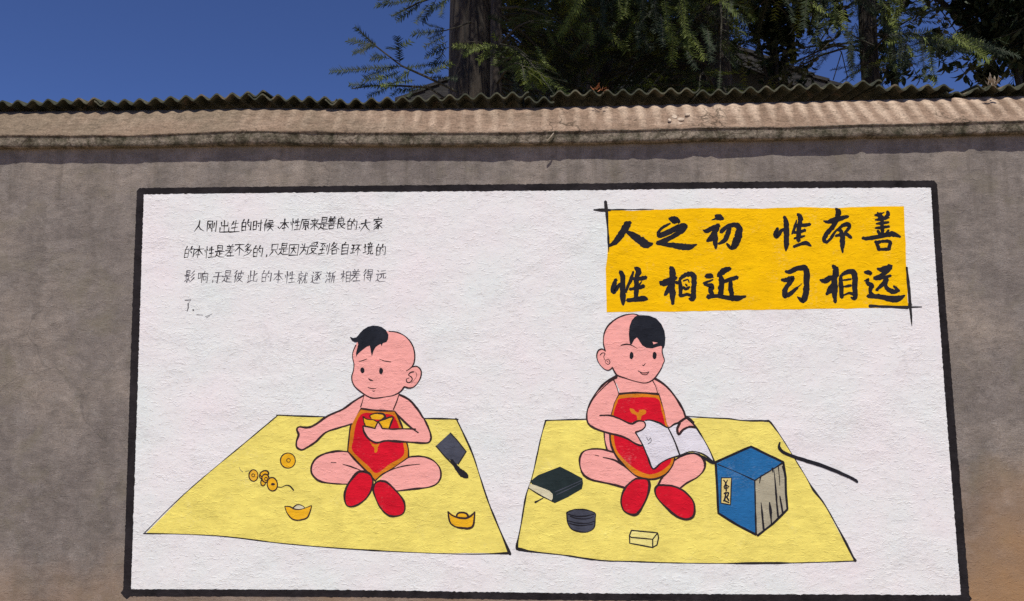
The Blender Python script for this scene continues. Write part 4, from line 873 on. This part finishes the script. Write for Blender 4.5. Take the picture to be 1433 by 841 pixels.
UP = Vector((0, 0, 1))
def fir(px, y, r, H, label, seed, cr=2.0, nlow=46, nup=150, extra=None, zr=(2.55, 4.4), name='fir_tree', skip=None, young=.15, cu=2.3):
    global rnd
    rnd = random.Random(seed)
    base = P(px, 90, y); x = base.x
    t = empty(name, (x, y, 0), label, 'tree', 'fir trees behind the wall')
    tb = MB(); k = 16; n = 60
    pts = []; rr = []
    for i in range(k):
        z = H*i/(k-1); pts.append(Vector((x+noise.noise(Vector((z*.25, seed, 0)))*.08*min(1, abs(z-3)/3), y, z-.1))); rr.append(r*(1.25 if i == 0 else 1)*(1-.85*(max(0, z-3)/(H-3))**1.1))
    pts = [pts[int(i/4)].lerp(pts[min(k-1, int(i/4)+1)], (i % 4)/4) for i in range(4*(k-1)+1)]
    rr = [rr[int(i/4)] + (rr[min(k-1, int(i/4)+1)]-rr[int(i/4)])*(i % 4)/4 for i in range(len(pts))]
    tb.tube(pts, rr, 40)
    for q_, v in enumerate(tb.v):        # fibrous vertical ridges
        ax = pts[min(len(pts)-1, q_//40)]; dv = Vector((v.x-ax.x, v.y-ax.y, 0)); an = math.atan2(dv.y, dv.x)
        rd = 1 + .09*noise.noise(Vector((math.cos(an)*5, math.sin(an)*5, v.z*1.1+seed))) + .06*noise.noise(Vector((math.cos(an)*12, math.sin(an)*12, v.z*2.5)))
        tb.v[q_] = Vector((ax.x+dv.x*rd, ax.y+dv.y*rd, v.z))
    tb.build('trunk', M_BARK, t, smooth=True)
    mb = MB()
    for i in range(nlow):      # limbs near the height of the wall top, fully needled
        z = rnd.uniform(*zr); a = rnd.uniform(0, 2*math.pi)
        while skip and skip(math.cos(a), math.sin(a)): a = rnd.uniform(0, 2*math.pi)
        L = cr*rnd.uniform(.35, .8)
        spray(mb, Vector((x+math.cos(a)*r*.8, y+math.sin(a)*r*.8, z)), Vector((math.cos(a), math.sin(a)*.8, rnd.uniform(-.15, .35))), L, UP, young=young, droop=.8)
    for i in range(nup):       # upper crown
        z = 5.5 + (H-5.7)*(i/nup)**1.1; a = rnd.uniform(0, 2*math.pi)
        if skip and math.cos(a) < -.15 and skip(-1, 0) and z < 9: continue
        L = cu*(1-.75*(z-5.5)/(H-5.5))*rnd.uniform(.6, 1.05)
        spray(mb, Vector((x+math.cos(a)*r*.6, y+math.sin(a)*r*.6, z)), Vector((math.cos(a), math.sin(a), rnd.uniform(-.1, .3))), L, UP, fine=False, droop=.5, tw=.4)
    if extra: extra(mb)
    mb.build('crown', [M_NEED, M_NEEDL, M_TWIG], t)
    return t

def px_spray(mb, pts, y, young=0, tw=.3, rad=.012, twigs=()):
    q = [P(a, b, y) for a, b in pts]
    mb.tube(q, [rad*(1-.75*i/len(q)) for i in range(len(q))], 5, mi=2)
    for (a, b), (c_, d_), mi in twigs:
        A, B = P(a, b, y+rnd.uniform(-.06, .06)), P(c_, d_, y+rnd.uniform(-.15, .1)); v = B-A
        twig(mb, A, v, v.length, Vector((.1, -1, .35)), mi=mi, droop=.02, spacing=.0125, nl=.044, nw=.011)
def heroA(mb):
    px_spray(mb, [(640,128),(598,108),(562,92),(528,66),(500,40)], 2.7, twigs=[
        ((562,93),(463,98),0), ((555,92),(510,108),0), ((540,80),(519,82),0), ((545,82),(524,76),0), ((528,66),(488,56),0), ((524,62),(495,72),0), ((520,58),(504,74),0), ((560,90),(556,52),0),
        ((558,66),(574,58),0), ((557,68),(544,66),0), ((528,66),(498,38),0), ((566,95),(624,86),0), ((590,104),(632,92),1), ((600,108),(640,108),0), ((575,98),(556,112),1), ((560,100),(530,112),1)])
    px_spray(mb, [(640,150),(600,122),(560,120),(520,120),(492,124)], 2.8, twigs=[((560,120),(490,124),0), ((580,112),(534,118),1), ((545,122),(515,134),0), ((560,122),(548,134),0), ((540,106),(508,112),0), ((580,122),(570,134),0), ((600,120),(560,126),0)])
    px_spray(mb, [(650,-30),(620,-8),(585,4),(550,22)], 2.75, twigs=[((600,-2),(528,8),0), ((580,6),(549,22),0), ((590,4),(556,28),0), ((600,6),(580,32),0), ((610,0),(592,30),0), ((620,0),(616,22),0), ((560,0),(540,-12),0), ((575,2),(556,-14),0), ((630,-4),(604,14),0), ((545,4),(530,-4),0)])
    px_spray(mb, [(660,30),(640,38),(618,44)], 2.6, rad=.008, twigs=[((625,42),(578,48),0), ((622,40),(598,36),0), ((620,46),(600,54),0), ((624,50),(594,64),0), ((626,58),(606,70),0), ((628,66),(596,78),0), ((622,72),(604,92),0)])
    # lit sprays in front of the trunk
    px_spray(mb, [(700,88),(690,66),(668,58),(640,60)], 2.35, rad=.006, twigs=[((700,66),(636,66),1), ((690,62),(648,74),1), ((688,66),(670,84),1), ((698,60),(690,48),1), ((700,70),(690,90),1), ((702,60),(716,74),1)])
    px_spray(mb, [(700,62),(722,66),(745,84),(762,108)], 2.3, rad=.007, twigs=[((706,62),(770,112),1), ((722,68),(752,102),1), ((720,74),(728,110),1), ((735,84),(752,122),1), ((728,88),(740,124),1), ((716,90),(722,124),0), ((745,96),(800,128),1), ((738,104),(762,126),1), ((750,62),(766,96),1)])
def heroC(mb):
    for (a, b), (c_, d_), mi in [((955,-10),(972,72),1), ((950,0),(958,50),1), ((930,-5),(940,60),1), ((915,-8),(918,44),0), ((865,-10),(868,26),1), ((880,-10),(874,20),1), ((812,-10),(786,46),1), ((820,-6),(800,20),1), ((826,28),(830,62),1),
                              ((900,-10),(898,40),0), ((980,30),(1000,70),0), ((990,40),(994,86),0), ((940,30),(944,84),1), ((925,20),(928,64),0), ((842,-5),(846,30),0), ((800,30),(780,50),1), ((770,-10),(760,8),0), ((965,40),(985,84),1),
                              ((1000,-10),(1030,20),1), ((1010,0),(1044,34),0), ((890,30),(893,70),0), ((960,70),(975,96),0)]:
        y = 2.4 + rnd.uniform(-.2, .3); A, B = P(a, b, y), P(c_, d_, y+rnd.uniform(-.1, .1)); v = B-A
        twig(mb, A, v, v.length, Vector((.1, -1, .35)), mi=mi, droop=.02, nl=.050, nw=.0085, spacing=.012)
def hangC(mb):
    heroC(mb)
    for _ in range(230):
        a = rnd.uniform(750, 1045); b = rnd.uniform(-40, 55 if a < 990 else 75); L = rnd.uniform(8, 42); y = rnd.uniform(2.7, 4.2)
        A, B = P(a, b, y), P(a+rnd.choice((-1, 1))*rnd.uniform(4, 40), b+L, y+rnd.uniform(-.1, .1)); v = B-A
        twig(mb, A, v, v.length, Vector((rnd.uniform(-.5,.5), -1, .35)), mi=1 if rnd.random() < .4 else 0, droop=.02, nl=.05, nw=.007, spacing=.013)
def heroD(mb):
    for (a, b), (c_, d_), mi in [((1150,-10),(1138,60),0), ((1170,0),(1166,44),1), ((1130,-10),(1124,40),0), ((1192,40),(1196,110),0), ((1185,30),(1190,90),0), ((1180,10),(1182,40),1), ((1245,-10),(1252,50),1), ((1262,-10),(1254,40),1),
                              ((1290,50),(1240,60),1), ((1240,50),(1300,42),0), ((1300,50),(1372,72),1), ((1330,46),(1384,84),1), ((1258,60),(1262,112),0), ((1300,60),(1306,118),1), ((1290,56),(1294,116),0), ((1250,70),(1256,100),0), ((1274,40),(1262,80),0),
                              ((1230,10),(1250,34),1), ((1270,60),(1250,90),0), ((1284,-10),(1296,12),1), ((1310,52),(1330,66),0), ((1100,-6),(1112,30),0), ((1160,26),(1140,60),0)]:
        y = 2.4 + rnd.uniform(-.2, .4); A, B = P(a, b, y), P(c_, d_, y+rnd.uniform(-.1, .1)); v = B-A
        twig(mb, A, v, v.length, Vector((.1, -1, .35)), mi=mi, droop=.02, nl=.048, nw=.008, spacing=.012)
    def hang(n, xa, xb, ya, yb, la, lb, yo, mi_p=.3, sl=10):
        for _ in range(n):
            a = rnd.uniform(xa, xb); b = rnd.uniform(ya, yb); L = rnd.uniform(la, lb); y = yo + rnd.uniform(-.2, .6)
            A, B = P(a, b, y), P(a+rnd.uniform(-sl, sl)*2.2, b+L*rnd.uniform(.4, 1), y+rnd.uniform(-.1, .1)); v = B-A
            twig(mb, A, v, v.length, Vector((rnd.uniform(-.9,.9), -1, rnd.uniform(-.2, .6))), mi=1 if rnd.random() < mi_p*.7 else 0, droop=.02, nl=.045, nw=.008, spacing=.012)
    hang(34, 1105, 1210, -40, 10, 25, 45, 2.7, .35, 16)
    hang(8, 1180, 1200, 20, 60, 30, 50, 2.7, .2, 5)
    hang(24, 1226, 1262, -30, 70, 25, 50, 2.7, .4, 14)
    hang(22, 1235, 1312, 45, 80, 25, 42, 2.8, .3, 8)
    hang(26, 1275, 1372, 46, 66, 12, 34, 2.7, .5, 30)
    hang(14, 1190, 1260, 60, 100, 20, 40, 3.6, 0, 12)
    q = [P(a, b, 2.6) for a, b in ((1165,22),(1185,44),(1205,56),(1224,64))]; mb.tube(q, [.006]*4, 4, mi=2)
    for l in (((1160,50),(1178,74),(1186,108)), ((1178,72),(1166,112)), ((1172,48),(1150,70))):
        q = [P(a, b, 2.9) for a, b in l]; mb.tube(q, [.004]*len(q), 4, mi=2)
fir(661, 3.2, .225, 15, 'large fir tree with the thickest dark trunk, its needled branches reaching left over open sky', 21, cr=1.3, nlow=20, nup=260, extra=heroA, zr=(3.3, 5.0), skip=lambda cx, sy: cx < .25 or sy < -.5)
fir(694, 2.75, .055, 10, 'slim fir stem just right of the thickest trunk', 22, cr=1.3, nlow=22, nup=90, zr=(3.0, 5.0), skip=lambda cx, sy: cx < .3)
fir(1000, 3.6, .17, 14, 'fir tree with hanging green sprays in front of the house gable', 23, cr=2.4, nlow=80, nup=190, extra=hangC, zr=(2.7, 5.2), young=.22, skip=lambda cx, sy: cx > .1)
fir(840, 4.6, .16, 14, 'fir tree standing between the thickest trunk and the gable, in deep shade', 26, cr=2.4, nlow=80, nup=190, zr=(2.8, 5.6), young=.1, skip=lambda cx, sy: cx < -.75)
fir(1217, 3.4, .085, 12, 'narrow straight-trunked fir with sky on both sides of its stem', 24, cr=1.5, nlow=10, nup=120, extra=heroD, zr=(4.3, 5.1), young=.3)

# ---- broad-leaved trees
def leaf(mb, p, d, L, w, mi=0):
    d = d.normalized(); s = d.cross(UP)
    if s.length < .1: s = Vector((1, 0, 0))
    s = (s.normalized() + Vector((rnd.uniform(-.6,.6), rnd.uniform(-.6,.6), rnd.uniform(-.6,.6)))).normalized(); s = (s - d*s.dot(d)).normalized()
    nr = d.cross(s); k = len(mb.v)
    m1_, m2_ = p+d*L*.35, p+d*L*.7
    mb.v += [p, m1_-s*w*.5+nr*w*.15, m2_-s*w*.38+nr*w*.1, p+d*L-nr*L*.06, m2_+s*w*.38+nr*w*.1, m1_+s*w*.5+nr*w*.15, m1_, m2_]
    mb.f += [(k, k+1, k+6), (k, k+6, k+5), (k+1, k+2, k+7, k+6), (k+6, k+7, k+4, k+5), (k+2, k+3, k+7), (k+7, k+3, k+4)]; mb.mi += [mi]*6
def leafy(px, y, r, H, label, seed, blobs, n_per=60, name='broadleaf_tree', lz=.11):
    global rnd
    rnd = random.Random(seed); x = P(px, 90, y).x
    t = empty(name, (x, y, 0), label, 'tree')
    tb = MB(); pts = [Vector((x+noise.noise(Vector((i*.7, seed, 0)))*.15*(abs(i-3) > 1), y, H*.7*i/7-.1)) for i in range(8)]
    tb.tube(pts, [r*(1-.09*i) for i in range(8)], 12)
    for c_, rad in blobs:
        if rad < .3: continue
        a = pts[min(7, max(4, int((c_.z-.3)/(H*.7)*7)))]; mid = (a+c_)/2 + Vector((0, 0, -.1))
        tb.tube([a, mid, c_], [r*.3, r*.16, r*.05], 7)
    tb.build('trunk', M_BARK2, t, smooth=True)
    mb = MB()
    for c_, rad in blobs:
        for j in range(int(n_per*rad*rad)):
            v = Vector((rnd.gauss(0, 1), rnd.gauss(0, 1), rnd.gauss(0, 1))).normalized()*rad*(rnd.random()**.45)
            tip = c_+v; e = (v.normalized()+Vector((rnd.uniform(-.5,.5), rnd.uniform(-.5,.5), -.3))).normalized()
            mb.tube([tip-e*.22, tip], [.004, .002], 3, mi=1, cap=False)
            for m in range(rnd.randint(5, 8)):
                q = tip - e*rnd.uniform(0, .22)
                leaf(mb, q, Vector((rnd.uniform(-1,1), rnd.uniform(-1,1), rnd.uniform(-1.3,.3))), lz*rnd.uniform(.7,1.2), lz*.45)
    mb.build('crown', [M_LEAF, M_TWIG], t)
def B_(px, py, y, rad): return (P(px, py, y), rad)
leafy(1450, 3.6, .2, 9, 'dense dark broad-leaved tree at the right end, filling the corner above the wall', 31,
      [B_(1400,20,3.3,.42), B_(1370,-10,3.5,.42), B_(1420,80,3.4,.32), B_(1335,-30,3.6,.35), B_(1445,50,3.1,.45), B_(1500,30,3.6,.7), B_(1385,110,3.8,.25), B_(1330,92,3.3,.10), B_(1322,68,3.5,.13), B_(1350,60,3.5,.2), B_(1382,66,3.5,.25), B_(1352,18,3.5,.2), B_(1372,45,3.5,.22), B_(1344,105,3.5,.09), B_(1425,20,3.4,.3), B_(1300,92,3.4,.08), B_(1318,106,3.4,.05), B_(1250,-60,3.6,.5), B_(1440,-60,3.2,.7), B_(1360,-90,3.4,.7), B_(1280,-110,3.7,.6), B_(1340,-180,3.6,.8), B_(1450,-200,3.4,1), B_(1560,-60,3.6,.9)], 300, lz=.10)
leafy(1085, 5.4, .12, 8, 'broad-leaved tree with leaves silhouetted on the sky beyond the house roof slope', 32,
      [B_(1085,10,5.2,.33), B_(1108,32,5.2,.3), B_(1065,48,5.4,.24), B_(1100,70,5.4,.25), B_(1130,92,5.4,.12), B_(1040,5,5.6,.3), B_(1130,5,5.3,.35), B_(1070,-40,5.4,.6), B_(1150,-50,5.4,.6), B_(1110,-120,5.4,.9), B_(1080,90,5.5,.3), B_(1055,20,5.2,.3), B_(1095,45,5.2,.28), B_(1125,30,5.2,.25), B_(1148,60,5.2,.12), B_(1120,112,5.2,.12), B_(1175,20,5.3,.25)], 170, lz=.14)
leafy(800, 6.3, .2, 12, 'dense dark tree filling the gap behind the firs in front of the gable', 34,
      [B_(730,30,6.2,.75), B_(790,60,6.3,.8), B_(850,10,6.4,.8), B_(910,40,6.2,.75), B_(960,80,6.3,.6), B_(1000,30,6.3,.6), B_(770,-60,6.4,1.1), B_(900,-80,6.4,1.2), B_(1010,-60,6.4,.8), B_(720,95,6.1,.5), B_(700,-20,6.3,.5), B_(830,-200,6.4,1.5), B_(960,-190,6.4,1.3), B_(740,-170,6.4,1.1)], 110, lz=.15)
leafy(1250, 5.0, .09, 8, 'thin leafy tree in the background right of the narrow fir', 33,
      [B_(1245,100,4.9,.13), B_(1238,70,4.9,.15), B_(1275,88,5,.14), B_(1225,20,5.1,.25), B_(1262,-10,5.2,.25), B_(1310,50,5.1,.22), B_(1240,-60,5,.6), B_(1300,-90,5,.7), B_(1190,-80,5,.6), B_(1240,40,5,.2), B_(1290,20,5,.15), B_(1232,105,5,.16), B_(1262,112,5,.12), B_(1290,108,5,.14)], 170, lz=.12)

# ---- litter caught on the sheets
def litter(name, px, py, n, label, size=.03, col=M_DRY):
    global rnd
    rnd = random.Random(px); c0 = P(px, py, .05); mb = MB()
    for i in range(n):
        leaf(mb, c0+Vector((rnd.uniform(-.025,.025), rnd.uniform(-.01,.03), 0)), Vector((rnd.uniform(-1,1), rnd.uniform(-.6,.3), rnd.uniform(.1,1))), size*rnd.uniform(.6,1.2), size*.25)
    tag(mb.build(name, col), label, 'dead leaves')
litter('dead_leaf_tuft', 839, 125, 12, 'small tuft of rusty dead leaves on the corrugated sheet below the house gable')
M_STRAW = simple_mat('pale_straw', [(.3, (.25, .21, .15)), (.7, (.42, .36, .27))], 30, 0)
litter('straw_litter', 1392, 118, 14, 'pale straw and twigs caught on the broken sheets near the right end', .045, M_STRAW)

# loose flakes of pale mortar stuck on the coping where it was patched
M_FLAKE = simple_mat('pale_mortar_flake', [(.3, (.33, .25, .18)), (.7, (.52, .43, .33))], 40, .004, 90)
def flake(px, py, y, w, h, seed):
    mb = MB(); c0 = P(px, py, y); n = 9; ring = []
    for i in range(n):
        t = 2*math.pi*i/n; k = 1 + .45*noise.noise(Vector((math.cos(t)*1.3, math.sin(t)*1.3, seed)))
        ring.append((math.cos(t)*w*k, math.sin(t)*h*k))
    s_ = Vector((0, .64, .77)); nn = Vector((0, -.77, .64)); ux = Vector((1, 0, 0))
    vs = [c0 + ux*a + s_*b_ - nn*.004 for a, b_ in ring] + [c0 + ux*a*.8 + s_*b_*.8 + nn*(.0015+.0015*noise.noise(Vector((a*90, b_*90, seed)))) for a, b_ in ring] + [c0 + nn*.003]
    fs = [(i, (i+1) % n, n+(i+1) % n, n+i) for i in range(n)] + [(n+i, n+(i+1) % n, 2*n) for i in range(n)]
    mb.add(vs, fs); mb.build('mortar_flake', M_FLAKE, wall)
for q in ((944,163,.03,.014,.020,1), (953,167,.02,.020,.014,2), (962,160,.03,.013,.011,3), (948,173,.005,.022,.010,4), (937,168,.01,.009,.012,5)): flake(*q)
st_ = MB(); A_, B__ = P(766, 197, -.045), P(775, 186, -.040)
st_.tube([A_, (A_+B__)/2+Vector((.002, -.003, 0)), B__], [.0028, .0032, .002], 6)
tag(st_.build('straw_stalk', M_STRAW), 'short pale stalk of straw stuck to the lower lip of the coping', 'straw')
